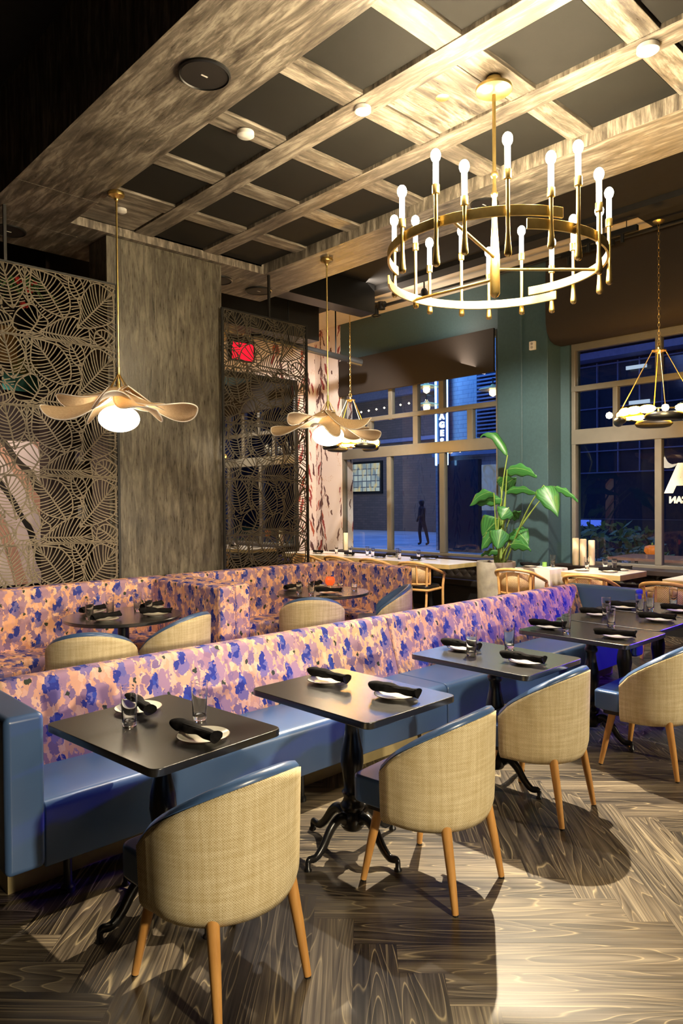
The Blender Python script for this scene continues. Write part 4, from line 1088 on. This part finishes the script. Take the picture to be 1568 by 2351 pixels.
# ================================================================ PLANTER
o = empty('concrete_planter', (8.2, 5.62, 0), 0, 'tall round pale concrete planter in front of the teal pier', 'planter')
m = MB(); m.lathe([(0, 0), (.24, 0), (.245, .02), (.265, .80), (.262, .82), (.235, .82), (.232, .70), (0, .70)], 48); m.build('pot', M['concrete'], o, smooth=40)
m = MB(); m.lathe([(0, .705), (.228, .705), (.23, .72), (0, .76)], 24); m.build('soil', M['dark_wall'], o, smooth=40)
pl = empty('bird_of_paradise_plant', (8.2, 5.60, .765), 0, 'tall leafy plant with long green paddle leaves growing from the concrete planter', 'plant')
LV = [((8.1, 5.36, 2.26), (8.02, 5.74, 2.53), .069, .30), ((8.15, 5.4, 2.07), (8.07, 4.9, 1.97), .093, .10), ((8.25, 5.57, 1.84), (8.17, 5.27, 1.97), .150, .0),
      ((8.0, 5.51, 1.76), (7.92, 5.85, 1.59), .081, .12), ((8.1, 5.45, 1.68), (8.02, 5.84, 1.62), .081, .04), ((8.2, 5.45, 1.78), (8.12, 4.89, 1.72), .058, .12),
      ((7.95, 4.73, 1.84), (7.87, 4.49, 1.47), .15, .06), ((8.2, 4.73, 1.83), (8.12, 4.36, 1.65), .046, .06), ((7.95, 5.25, 1.56), (7.87, 5.31, 1.43), .13, .0),
      ((8.15, 5.52, 1.41), (8.07, 5.75, 1.17), .19, .03), ((7.85, 5.29, 1.29), (7.77, 5.3, 1.03), .14, .02), ((8.0, 5.51, 1.23), (7.92, 5.66, 1.0), .08, .04),
      ((7.95, 5.22, 1.08), (7.87, 4.87, 1.03), .08, .08), ((8.2, 5.33, 1.27), (8.12, 5.06, 1.08), .15, .04), ((8.1, 5.51, .97), (8.02, 5.74, .92), .05, .05), ((8.2, 5.38, 1.44), (8.12, 5.17, 1.52), .08, .0)]
for i, (bs_, tp, w, droop) in enumerate(LV):
    B_, T_ = Vector(bs_), Vector(tp); d = (T_ - B_); ln = d.length
    mid = (B_ + T_) / 2 + Vector((0, 0, droop))
    rt = Vector((8.2 + .05 * sin(i * 2.3), 5.57 + .07 * cos(i * 1.7), .765))
    kn = B_ * .72 + rt * .28; kn.x += .02 * sin(i); kn.y = kn.y * .8 + (rt.y * .65 + B_.y * .35) * .2
    m = MB(); m.tube(bez([rt, kn, B_], 8), [.012] * 8 + [.008] * 9, 8); 
    st_ = m.build('stem', M['stem'], None, smooth=60); rel(st_, pl)
    side = d.cross(Vector((-.685, -.728, 0))).normalized()          # blade broad side towards the room
    view = Vector((-.685, -.728, 0)); rows = []; N = 16; K = 8; uvl = []
    for a in range(N + 1):
        f = a / N; c_ = B_ * (1 - f) ** 2 + mid * 2 * f * (1 - f) + T_ * f * f
        ww = w * (sin(pi * min(1, f * 1.02) ** .62)) ** .75 if 0 < f < 1 else .001
        tilt = .35 + .25 * sin(i * 1.9); row = []; ur = []
        for b_ in range(K + 1):
            s_q = -1 + 2 * b_ / K
            p = c_ + side * (ww * s_q * .92) + view * (ww * (.35 * s_q * s_q + tilt * s_q * .6)) * (-1)
            p.z += .012 * sin(f * 17 + i) * abs(s_q) ** 2 - .02 * abs(s_q)
            row.append(tuple(p)); ur.append((f * ln, s_q))
        rows.append(row); uvl.append(ur)
    m = MB(); vs = [p for r in rows for p in r]; fs = []; K1 = K + 1
    for a in range(N):
        for b_ in range(K): fs.append((a * K1 + b_, (a + 1) * K1 + b_, (a + 1) * K1 + b_ + 1, a * K1 + b_ + 1))
    m.add(vs, fs, [[uvl[q // K1][q % K1] for q in f] for f in fs])
    lf_ = m.build('leaf', M['leaf'], None, smooth=70, fixn=False); sd = lf_.modifiers.new('thick', 'SOLIDIFY'); sd.thickness = .0015; rel(lf_, pl)
# ================================================================ CHANDELIER
CX, CY = 3.71, 2.54
ch = empty('chandelier', (CX, CY, ZB), 0, 'large round gold chandelier with lit candle sticks around two level rings', 'chandelier')
m = MB(); m.lathe([(.0, 0), (.045, 0), (.045, .055), (0, .055)][::1], 32, (CX, CY, ZB - .055)); rel(m.build('canopy_neck', M['gold'], smooth=40), ch)
m = MB(); m.lathe([(0, -.082), (.105, -.082), (.110, -.078), (.110, -.060), (.105, -.056), (0, -.056)], 48, (CX, CY, ZB)); rel(m.build('canopy', M['gold'], smooth=40), ch)
m = MB(); m.lathe([(0, 0), (.020, .012), (.031, .03), (.030, .25), (.018, .45), (.013, .62), (.020, .63), (.022, .645), (.014, .66), (.011, .70), (.011, 1.25), (0, 1.25)], 24, (CX, CY, 2.90)); rel(m.build('centre_rod', M['gold'], smooth=50), ch)
m = MB(); m.lathe([(0, -.024), (.017, -.017), (.024, 0), (.017, .017), (0, .024)], 20, (CX, CY, 3.66)); rel(m.build('rod_knuckle', M['gold'], smooth=60), ch)
def ring(r, z, a0, a1):
    m = MB(); rows = []; n = 60
    for i in range(n + 1):
        a = radians(a0 + (a1 - a0) * i / n); rows.append([(CX + (r + q) * cos(a), CY + (r + q) * sin(a), z + h) for q, h in ((-.007, -.028), (.007, -.028), (.007, .028), (-.007, .028))])
    m.grid(rows, n + 1, 4, closev=True); m.f.append([0, 1, 2, 3]); m.f.append([n * 4 + k for k in range(4)][::-1])
    rel(m.build('ring_band', M['gold'], bevel=.002), ch)
ring(.655, 3.175, -113, -252)
ring(.655, 3.105, -131, 14)
ring(.655, 3.04, -4, 132)
for a, z in ((-166, 3.17), (88, 3.04), (-36, 3.10)):
    m = MB(); m.cyl((CX + .02 * cos(radians(a)), CY + .02 * sin(radians(a)), z - .02), (CX + .655 * cos(radians(a)), CY + .655 * sin(radians(a)), z), .010, n=12)
    rel(m.build('spoke', M['gold'], smooth=50), ch)
CAND = [(164, 2.96, 3.45), (-172, 2.92, 3.54), (-159, 2.96, 3.45), (-140, 2.92, 3.55), (-120, 2.97, 3.47), (-107, 2.92, 3.54), (-89, 2.89, 3.46), (-46, 2.97, 3.55),
        (109, 3.0, 3.53), (85, 2.99, 3.62), (76, 2.96, 3.48), (54, 2.97, 3.60), (38, 2.94, 3.44), (19, 2.96, 3.57), (0, 2.93, 3.43), (-13, 2.96, 3.54), (-38, 2.94, 3.48)]
for k, (a, z0, z1) in enumerate(CAND):
    rr_ = .695 if k % 2 else .672
    x, y = CX + rr_ * cos(radians(a)), CY + rr_ * sin(radians(a)); L = z1 - z0
    m = MB(); h = L - .23
    m.lathe([(0, 0), (.010, .001), (.0185, .010), (.020, .022), (.0155, .07), (.011, .13), (.0105, h), (.0205, h + .004), (.0205, h + .05), (.016, h + .055)], 16, (x, y, z0))
    stick = m.build('candle_stick', M['gold'], smooth=50); rel(stick, ch)
    m = MB(); m.cyl((x, y, z0 + h + .05), (x, y, z0 + L - .055), .0155, n=14); q = m.build('candle_sleeve', M['sleeve'], smooth=50); q.parent = stick
    m = MB(); m.lathe([(.027 * sin(pi * q_ / 12), .036 - .036 * cos(pi * q_ / 12)) for q_ in range(13)], 22, (x, y, z0 + L - .058)); q = m.build('flame_bulb', M['bulb'], smooth=60); q.parent = stick
    zp_ = 3.105 if k in (5, 6, 7, 15, 16) else (3.175 if k < 5 else 3.04); m = MB(); ri = .655; m.cyl((x, y, zp_), (CX + ri * cos(radians(a)), CY + ri * sin(radians(a)), zp_), .007, n=8); q = m.build('bracket_pin', M['gold'], smooth=50); q.parent = stick

# ================================================================ PETAL PENDANTS
def petal_pendant(x, y, ztop, zg, rot, label):
    o = empty('petal_pendant', (x, y, ztop), 0, label, 'pendant lamp', 'woven petal pendant lamps')
    def add(m, name, mat, par=None, **k):
        q = m.build(name, mat, None, **k); q.parent = par or o; q.location = (0, 0, 0); return q
    H = ztop - zg
    m = MB(); m.lathe([(0, -.075), (.014, -.07), (.016, -.055), (.03, -.045), (.062, -.03), (.066, -.012), (.060, 0), (0, 0)], 32); add(m, 'ceiling_cup', M['brass'], smooth=50)
    m = MB(); m.cyl((0, 0, -.06), (0, 0, -H + .11), .0075, n=12); add(m, 'rod', M['brass'], smooth=50)
    m = MB()
    m.cyl((0, 0, -H + .42), (0, 0, -H + .28), .012, n=14)
    for k in range(6):
        a = k * pi / 3 + .3; m.cyl((.008 * cos(a), .008 * sin(a), -H + .36), (.075 * cos(a), .075 * sin(a), -H + .245), .004, n=6)
    add(m, 'rod_brace', M['brass'], smooth=50)
    m = MB(); m.lathe([(.163 * sin(pi * q_ / 24), -.108 * cos(pi * q_ / 24)) for q_ in range(25)], 64, (0, 0, -H)); add(m, 'opal_globe', M['globe'], smooth=70)
    #  azimuth, length, half width, rise at root, tip height, twist at root, twist at tip
    P = [(5, .54, .14, .265, .175, -.3, .65), (70, .60, .145, .235, .10, .35, -.7), (125, .48, .13, .262, .185, -.3, .6), (172, .62, .15, .225, .03, .5, -.75),
         (222, .54, .14, .25, .12, -.35, .75), (262, .52, .14, .225, .02, .4, -.6), (312, .60, .145, .235, .09, .45, -.75), (345, .60, .13, .215, .13, -.4, .5)]
    for az, ln, w, zr, ztip, tw0, tw1 in P:
        a = radians(az + rot); er = Vector((cos(a), sin(a), 0)); et = Vector((-sin(a), cos(a), 0)); N, K = 30, 8; rows = []; uv = []
        for i in range(N + 1):
            f = 1 - (1 - i / N) ** 1.7; r = .03 + ln * f; z = zr + (ztip - zr) * (f ** .8) - .035 * sin(pi * f)
            e = (f - .60) / .40 if f > .60 else (.60 - f) / .78
            ww = max(.002, w * sqrt(max(0, 1 - abs(e) ** (2.0 if f > .6 else 1.5))))
            ang = tw0 + (tw1 - tw0) * f; row = []; ur = []
            for j in range(K + 1):
                s_ = -1 + 2 * j / K; off = et * (cos(ang) * ww * s_) + Vector((0, 0, sin(ang) * ww * s_ - .30 * ww * s_ * s_))
                p = er * r + off + Vector((0, 0, -H + z)); row.append(tuple(p)); ur.append((r, ww * s_))
            rows.append(row); uv.append(ur)
        K1 = K + 1; m = MB(); vs = [p for r_ in rows for p in r_]
        fs = [(i * K1 + j, (i + 1) * K1 + j, (i + 1) * K1 + j + 1, i * K1 + j + 1) for i in range(N) for j in range(K)]
        m.add(vs, fs, [[uv[q // K1][q % K1] for q in f] for f in fs])
        pt = add(m, 'petal', M['petal'], smooth=80, fixn=False); sd = pt.modifiers.new('thick', 'SOLIDIFY'); sd.thickness = .003
        m = MB(); m.tube([r_[0] for r_ in rows] + [r_[-1] for r_ in rows[::-1]], .0055, 6, closed=True); q = m.build('petal_rim', M['petal_rim'], None, smooth=60); q.parent = pt
    return o
petal_pendant(2.65, 5.45, ZL, 2.345, 12, 'woven petal pendant with white globe hanging in front of the left lattice')
petal_pendant(4.97, 5.47, ZL, 2.345, 52, 'woven petal pendant with white globe hanging right of the grey column')

# ================================================================ AMBER RING LAMPS
def ring_lamp(x, y, zt, label, r0):
    o = empty('amber_ring_lamp', (x, y, zt), 0, label, 'pendant lamp', 'brass ring lamps with amber glass tubes')
    zr = 2.62 - zt; zh = 3.30 - zt
    def add(m, name, mat, **k): q = m.build(name, mat, None, **k); q.parent = o; return q
    m = MB(); m.lathe([(.0, -.02), (.05, -.015), (.065, 0), (0, 0)], 24); add(m, 'ceiling_cup', M['brass'], smooth=50)
    m = MB(); z = -.02; k = 0
    while z > zh + .07:
        pts = [( (.011 * cos(t_ * pi / 5)) if k % 2 else 0, 0 if k % 2 else .011 * cos(t_ * pi / 5), z - .024 + .028 * sin(t_ * pi / 5)) for t_ in range(10)]
        m.tube(pts, .003, 5, closed=True); z -= .046; k += 1
    add(m, 'chain', M['brass'], smooth=60)
    m = MB(); m.lathe([(0, -.03), (.03, -.02), (.03, -.01), (.075, 0), (.078, .012), (.02, .02), (.014, .05), (0, .06)], 28, (0, 0, zh)); m.tube([(.03 * cos(a * pi / 6), 0, zh + .08 + .03 * sin(a * pi / 6)) for a in range(12)], .005, 6, closed=True); add(m, 'hub', M['brass'], smooth=50)
    R = .42
    for k in range(4):
        a = r0 + k * pi / 2 + pi / 4; m = MB(); m.cyl((.07 * cos(a), .07 * sin(a), zh), (R * cos(a), R * sin(a), zr), .006, n=8); add(m, 'stay_rod', M['brass'], smooth=50)
    m = MB(); m.tube([(R * cos(t_ * pi / 24), R * sin(t_ * pi / 24), zr) for t_ in range(48)], .008, 8, closed=True); add(m, 'ring_tube', M['brass'], smooth=60)
    for k in range(4):
        a0 = r0 + k * pi / 2; pts = [(R * cos(a0 + da), R * sin(a0 + da)) for da in [(-.55 + 1.1 * i / 16) for i in range(17)]]
        rad = [.062 * min(1, sqrt(max(0.02, 1 - abs((i - 8) / 8) ** 5))) for i in range(17)]
        m = MB(); m.tube([(px, py, zr) for px, py in pts], rad, 16); g = add(m, 'amber_tube', M['amber'], smooth=60)
        for i in (3, 8, 13):
            m = MB(); m.tube([(pts[i + q_][0], pts[i + q_][1], zr) for q_ in (-3, -2, -1, 0, 1, 2, 3)], [.014, .036, .043, .044, .043, .036, .014], 14); q = m.build('filament_bulb', M['amber_bulb'], None, smooth=60); q.parent = g
        a1 = a0 + pi / 4; pts = [(R * 1.02 * cos(a1 + da), R * 1.02 * sin(a1 + da)) for da in [(-.5 + 1.0 * i / 14) for i in range(15)]]
        m = MB(); m.tube([(px, py, zr - .085) for px, py in pts], [.05 * min(1, sqrt(max(0.02, 1 - abs((i - 7) / 7) ** 5))) for i in range(15)], 14, up=(0, 0, 1)); add(m, 'black_tube', M['black_metal'], smooth=60)
        m = MB(); m.cyl((R * cos(a0 + .62), R * sin(a0 + .62), zr), (R * cos(a0 + .62), R * sin(a0 + .62), zr - .085), .007, n=8); add(m, 'coupling', M['brass'], smooth=50)
        m = MB(); m.lathe([(0, -.038), (.027, -.027), (.038, 0), (.027, .027), (0, .038)], 18, ((R + .10) * cos(a0 + .75), (R + .10) * sin(a0 + .75), zr - .01)); add(m, 'globe_bulb', M['amber_bulb'], smooth=60)
    return o
ring_lamp(8.0, 3.32, 4.74, 'brass ring lamp with amber tubes on a chain at the right frame edge', 2.9)
ring_lamp(8.0, 8.26, 4.99, 'brass ring lamp with amber tubes on a chain behind the second petal pendant', 2.2)

# ================================================================ OUTSIDE
def brick(name, c1, c2, mortar, sc=(1, 1, 1), **kw):
    t = NT(name); q = t.n('ShaderNodeTexBrick'); t.link(t.uv(sc), q.inputs['Vector']); q.inputs['Scale'].default_value = 1
    q.inputs['Brick Width'].default_value = .42; q.inputs['Row Height'].default_value = .14; q.inputs['Mortar Size'].default_value = .012
    q.inputs['Color1'].default_value = (*c1, 1); q.inputs['Color2'].default_value = (*c2, 1); q.inputs['Mortar'].default_value = (*mortar, 1)
    nz = t.noise(t.uv((.7, .7, 1)), 1, 4)
    t.set(color=t.mix(t.ramp(nz.outputs[0], [(.35, (0, 0, 0)), (.65, (.5,) * 3)]), q.outputs[0], mortar), rough=.8, **kw); return t.m
M['brick'] = brick('pale_painted_brick', (.30, .33, .42), (.36, .38, .46), (.20, .22, .3))
M['brick_dark'] = brick('dark_brick', (.12, .085, .08), (.16, .11, .10), (.08, .07, .07))
M['street'] = plain('pale_paving', (.34, .36, .42), .5, var=.25, scale=.8)
M['night_glass'] = plain('dark_window_glass', (.02, .028, .05), .12)
M['blue_frame'] = plain('blue_grey_window_frame', (.16, .18, .32), .5)
b = MB(); b.box(9.51, 60, -30, 70, -.25, -.02); struct(b.build('ground_street', M['street']))
# far facade with the glass block window, seen through the left window
o = empty('far_building', (30, 26, 0), 0, 'long grey building across the street with a lit glass block window', 'building')
b = MB(); b.box(30, 31, 21.5, 60, -.02, 14); rel(b.build('wall', M['brick_dark']), o)
b = MB(); b.box(29.9, 30.02, 28.3, 30.9, 2.15, 4.05); f = rel(b.build('window_frame', M['black_metal']), o)
t = NT('lit_glass_block'); q = t.n('ShaderNodeTexBrick'); q.offset = 0; t.link(t.uv(), q.inputs['Vector']); q.inputs['Scale'].default_value = 1; q.inputs['Brick Width'].default_value = .36; q.inputs['Row Height'].default_value = .36; q.inputs['Mortar Size'].default_value = .03
q.inputs['Color1'].default_value = (.55, .62, .55, 1); q.inputs['Color2'].default_value = (.20, .26, .28, 1); q.inputs['Mortar'].default_value = (.05, .06, .08, 1)
nz = t.noise(t.uv((3, 1.2, 1)), 1, 2); t.set(color=(.1, .1, .1), emit=t.mix(t.ramp(nz.outputs[0], [(.5, (0, 0, 0)), (.65, (1,) * 3)]), q.outputs[0], (.75, .58, .22)), estr=.8, rough=.3); M['glassblock'] = t.m
b = MB(); b.box(29.86, 29.9, 28.45, 30.75, 2.28, 3.92); rel(b.build('glass_block_window', M['glassblock']), o)
b = MB(); b.box(29.6, 30, 21.5, 60, 5.0, 5.2); b.box(29.6, 30, 21.5, 60, 7.6, 8.1); rel(b.build('cornice', M['blue_frame']), o)
for k in range(9):
    b = MB(); b.lathe([(0, -.07), (.07, 0), (0, .07)], 8, (29.5, 24.6 + k * .62, 7.1 - .02 * k)); rel(b.build('string_light', emit('string_bulb', (1, .8, .5), 4), smooth=60), o)
# brick building with the neon sign, shutters and bay
o = empty('brick_building', (19, 14, 0), 0, 'pale brick building lit blue beside the neon sign', 'building')
b = MB(); b.box(19, 20, 12.1, 15.45, -.02, 14); rel(b.build('wall', M['brick']), o)
b = MB(); b.box(18.85, 19, 12.3, 13.62, 3.7, 5.75); fr_ = rel(b.build('shutter_frame', M['night_glass']), o)
for k in range(16):
    b = MB(); b.box(18.72, 18.86, 12.4, 13.52, 3.8 + k * .12, 3.85 + k * .12); q = b.build('slat', M['blue_frame']); rel(q, o)
b = MB(); b.box(18.8, 19, 13.55, 15.2, .0, 3.0); rel(b.build('dark_doorway', M['night_glass']), o)
b = MB(); b.box(18.78, 18.95, 12.5, 13.4, 1.35, 2.8)
t = NT('framed_poster'); nz = t.noise(t.uv((1.2, 1.2, 1)), 1.2, 3, .5, 1.5); c_ = t.ramp(nz.outputs[0], [(.3, (.42, .30, .15)), (.5, (.5, .48, .42)), (.7, (.25, .24, .24))]); t.set(color=c_, emit=c_, estr=.22); M['poster'] = t.m
rel(b.build('poster_case', M['poster']), o)
b = MB(); b.box(18.8, 19, 12.1, 15.45, 3.15, 3.3); rel(b.build('band_course', M['blue_frame']), o)
# neon blade sign
o = empty('neon_sign', (18.7, 14.84, 3.2), 0, 'tall blue edged neon blade sign reading downwards A G E outside the left window', 'sign')
M['neon'] = emit('blue_white_neon', (.30, .62, 1), 9); M['neon_w'] = emit('white_neon', (.72, .88, 1), 5)
SY = 14.85
b = MB(); b.box(18.62, 18.74, SY - .21, SY + .21, 2.9, 8.0); b.box(18.7, 19.0, SY - .03, SY + .03, 3.4, 3.46); b.box(18.7, 19.0, SY - .03, SY + .03, 7.4, 7.46); rel(b.build('sign_box', plain('deep_blue_sign', (.01, .03, .12), .4)), o)
for s_ in (-.235, .235):
    b = MB(); b.cyl((18.58, SY + s_, 2.85), (18.58, SY + s_, 8.0), .035, n=10); rel(b.build('neon_tube', M['neon'], smooth=60), o)
def letter(chx, zc, h, mat, root, x, y, ext=.02, flip=False, bold=.012):
    cu = bpy.data.curves.new('letter', 'FONT'); cu.body = chx; cu.size = h; cu.extrude = ext; cu.offset = bold; cu.align_x = 'CENTER'; cu.align_y = 'CENTER'
    tmp = bpy.data.objects.new('tmp', cu); COL.objects.link(tmp); dg = bpy.context.evaluated_depsgraph_get(); dg.update()
    me = bpy.data.meshes.new_from_object(tmp.evaluated_get(dg)); bpy.data.objects.remove(tmp); 
    q = bpy.data.objects.new('letter', me); COL.objects.link(q); me.materials.clear(); me.materials.append(mat)
    q.rotation_euler = (pi / 2, 0, -pi / 2) if not flip else (pi / 2, 0, pi / 2); q.location = (x, y, zc)
    wm = q.rotation_euler.to_matrix().to_4x4(); wm.translation = q.location
    q.parent = root; q.matrix_parent_inverse = Matrix.Translation(root.location).inverted(); return q
for k, c in enumerate('AGES'):
    letter(c, 4.46 - k * .275, .27, M['neon_w'], o, 18.60, SY)
# building across the right window: grid glazing, canopy, bar light strips
o = empty('street_building', (24, 6, 0), 0, 'dark building with large grid windows behind the right window', 'building')
b = MB(); b.box(24, 25, -14, 13.9, -.02, 15); rel(b.build('wall', M['night_glass']), o)
b = MB()
for k in range(36): b.box(23.9, 24, -13 + k * .76, -12.96 + k * .76, 2.6, 6.5)
for k in range(6): b.box(23.88, 24, -14, 13.9, 2.6 + k * .76, 2.64 + k * .76)
rel(b.build('glazing_bars', M['blue_frame']), o)
b = MB(); b.box(23.3, 24, -14, 13.9, 6.55, 6.8); b.box(23.1, 24, -14, 13.9, 6.9, 7.0); rel(b.build('canopy', M['blue_frame'], bevel=.02), o)
b = MB(); b.box(23.05, 23.09, -2, 13.9, 7.08, 7.11); rel(b.build('light_strip', emit('warm_strip_glow', (1, .72, .35), 2.5)), o)
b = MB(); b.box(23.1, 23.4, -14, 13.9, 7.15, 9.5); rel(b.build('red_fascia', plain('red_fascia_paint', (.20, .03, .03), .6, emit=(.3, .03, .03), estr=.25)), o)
for y, z in ((10.3, 6.1), (10.2, 4.9), (7.2, 6.2)):
    b = MB(); b.box(23.8, 23.86, y, y + .7, z, z + .12); rel(b.build('tube_lamp', emit('cool_tube_glow', (.7, .85, 1), .7)), o)
# hedge, terrace table and pumpkin on the pavement
def bush(x, y, s, label, col):
    m = MB(); r_ = random.Random(int(x * 100 + y * 10))
    for k in range(420):
        u_ = r_.uniform(-1, 1); a = r_.uniform(0, 2 * pi); q = sqrt(max(0, 1 - u_ * u_)); rad = s * r_.uniform(.6, 1.05)
        c_ = Vector((x + rad * q * cos(a), y + rad * q * sin(a) * 1.3, .62 * s + rad * .62 * u_)); d1 = Vector((r_.uniform(-1, 1), r_.uniform(-1, 1), r_.uniform(-.5, 1))).normalized(); d2 = d1.orthogonal().normalized()
        l = s * .16; m.add([c_ - d1 * l, c_ + d2 * l * .35, c_ + d1 * l, c_ - d2 * l * .35], [(0, 1, 2, 3)])
    return tag(m.build('bush', col, fixn=False), label, 'bush', 'dark bushes on the pavement outside the right window')
M['bush'] = plain('dark_bush_leaves', (.05, .10, .05), .6, var=.4, scale=3)
for x, y, s, l in ((12.6, 7.4, .62, 'dark leafy bush nearest the left side of the right window'), (14.8, 7.3, .95, 'larger rounded bush in the middle of the right window'), (13.0, 5.7, .62, 'bush lower in the middle of the right window'), (15.9, 4.6, .8, 'bush near the right mullion outside'), (12.9, 3.3, .75, 'bush at the right frame edge outside')):
    bush(x, y, s, l, M['bush'])
o = empty('terrace_table', (11.0, 4.5, 0), 0, 'reddish wooden table on the pavement outside the right window', 'table')
b = MB(); b.box(10.6, 11.5, 3.6, 5.2, .72, .76); rel(b.build('tabletop', plain('red_brown_wood', (.22, .10, .08), .5)), o)
for x in (10.7, 11.4):
    for y in (3.7, 5.1):
        b = MB(); b.cyl((x, y, 0), (x, y, .72), .025); rel(b.build('leg', M['black_metal']), o)
o = empty('pumpkin', (12.0, 5.1, .71), 0, 'small orange pumpkin beyond the terrace table', 'pumpkin')
m = MB(); rows = []
for i in range(32):
    a = 2 * pi * i / 32; k = 1 + .08 * cos(8 * a); rows.append([(.13 * k * s_ * cos(a), .13 * k * s_ * sin(a), z) for s_, z in ((.05, .03), (.6, 0), (1, .07), (.9, .14), (.4, .17), (.05, .15))])
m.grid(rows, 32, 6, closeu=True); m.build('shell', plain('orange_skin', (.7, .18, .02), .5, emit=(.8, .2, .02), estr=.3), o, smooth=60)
m = MB(); m.cyl((0, 0, .14), (.01, 0, .21), .014); m.build('stalk', M['stem'], o)
b = MB(); b.box(11.85, 12.15, 4.3, 5.4, 0, .70); tag(b.build('low_wall', M['brick_dark']), 'low dark wall behind the terrace table', 'wall')
o = empty('lit_bench', (19.5, 8.5, 0), 0, 'low blue lit counter across the street', 'counter')
b = MB(); b.box(19.2, 19.9, 4.0, 11.2, -.02, 1.1); rel(b.build('body', plain('dark_counter', (.012, .012, .03), .6)), o)
b = MB(); b.box(19.15, 19.2, 5.6, 7.0, .95, 1.08); b.box(19.15, 19.2, 9.6, 10.2, .9, 1.08); rel(b.build('blue_strip', emit('blue_strip_glow', (.10, .20, 1), .8)), o)
# window lettering seen from inside (mirrored), right frame edge
o = empty('window_lettering', (XW + .06, 3.55, 1.6), 0, 'white lettering on the right window pane read from behind', 'lettering')
M['decal'] = plain('white_vinyl_lettering', (.62, .66, .62), .6)
letter('A', 1.90, .47, M['decal'], o, XW + .0610, 3.58, .002, True, .03)
letter('CAN', 1.64, .11, M['decal'], o, XW + .0610, 3.60, .002, True, .008)
# person on the street
def person(x, y, rz, label):
    o = empty('person', (x, y, -.02), rz, label, 'person')
    V = [(0, 0, .95), (0, 0, 1.2), (0, 0, 1.42), (0, 0, 1.52), (0, .01, 1.60), (.1, 0, .92), (.14, .05, .5), (.16, 0, .08), (.16, .12, .03), (-.1, 0, .92), (-.13, -.12, .5), (-.16, -.2, .08), (-.16, -.08, .03), (.2, 0, 1.4), (.27, .02, 1.12), (.26, .12, .88), (-.2, 0, 1.4), (-.26, .08, 1.14), (-.2, .26, 1.05), (0, .02, 1.75)]
    E_ = [(0, 1), (1, 2), (2, 3), (3, 4), (0, 5), (5, 6), (6, 7), (7, 8), (0, 9), (9, 10), (10, 11), (11, 12), (2, 13), (13, 14), (14, 15), (2, 16), (16, 17), (17, 18), (4, 19)]
    R_ = [.15, .15, .15, .07, .15, .10, .07, .05, .045, .10, .07, .05, .045, .07, .05, .04, .07, .05, .04, .12]
    me = bpy.data.meshes.new('body'); me.from_pydata(V, E_, []); b = bpy.data.objects.new('body', me); COL.objects.link(b); b.parent = o
    me.materials.append(plain('dark_clothing', (.02, .02, .03), .8)); sk = b.modifiers.new('skin', 'SKIN'); me.skin_vertices.new() if not me.skin_vertices else None
    for i, r in enumerate(R_): me.skin_vertices[0].data[i].radius = (r, r * .8)
    me.skin_vertices[0].data[0].use_root = True; ss = b.modifiers.new('sub', 'SUBSURF'); ss.levels = ss.render_levels = 2
    return o
person(20.8, 17.6, radians(60), 'dark clothed person walking on the street outside the left window')
lamp('street_fill', 'AREA', (24, 22, 10), 1700, (.14, .32, 1.0), target=(22, 20, 0), size=(9, 9))  # added blue area fill that brightens the paving, no lamp stands there
lamp('street_fill_near', 'AREA', (13.5, 11, 8), 240, (.14, .30, 1.0), target=(13.5, 11.5, 0), size=(5, 5))  # second added blue fill, over the paving close to the windows
lamp('facade_fill', 'AREA', (23, 28, 4.5), 300, (.62, .68, .66), target=(30, 30, 4), size=(4, 4))  # added area fill aimed at the far building
lamp('brick_wall_fill', 'AREA', (16.6, 14.3, 7.5), 230, (.10, .38, 1.0), target=(19, 14.2, 4), size=(1.5, 1.5))  # unseen blue fill added for the brick beside the neon
lamp('glazing_fill', 'AREA', (19, 10, 7.5), 60, (.30, .40, 1.0), target=(24, 10, 4.5), size=(3, 3))  # added so the grid windows opposite show up
lamp('terrace_fill', 'AREA', (15, 6, 5.5), 60, (.6, .8, .8), target=(13.5, 5.5, 0), size=(2, 2))  # added fill over the bushes and terrace table
lamp('mural_fill', 'SPOT', (1.9, 6.9, 4.0), 300, (1, .82, .7), .05, (2.3, 8.4, 1.8), 55, .5)  # unseen spot added to light the mural behind the lattice
o = empty('street_pendant', (18.3, 15.25, 5.5), 0, 'warm enamel lamp on the brick building left of the neon sign', 'lamp', 'warm street lamps on the brick building')
m = MB(); m.cyl((0, 0, .1), (0, 0, .3), .02); m.cyl((-.02, 0, .3), (.72, 0, .3), .02); m.build('wall_arm', M['black_metal'], o)
m = MB(); m.lathe([(.05, .12), (.09, .06), (.42, -.02), (.44, -.05)][::-1], 24); m.build('lamp_shade', M['brass_edge'], o, smooth=50)
m = MB(); m.lathe([(0, -.26), (.1, -.2), (.12, -.1), (.06, 0), (0, 0)], 16); m.build('bulb', emit('street_bulb_glow', (1, .72, .38), 6), o, smooth=60)
c = copy_tree(o); c.location = (18.3, 15.25, 4.9); c['label'] = 'warm enamel lamp below the other one, left of the neon sign'
c = copy_tree(o); c.location = (18.3, 12.62, 5.1); c['label'] = 'warm enamel lamp right of the neon sign in front of the shutters'
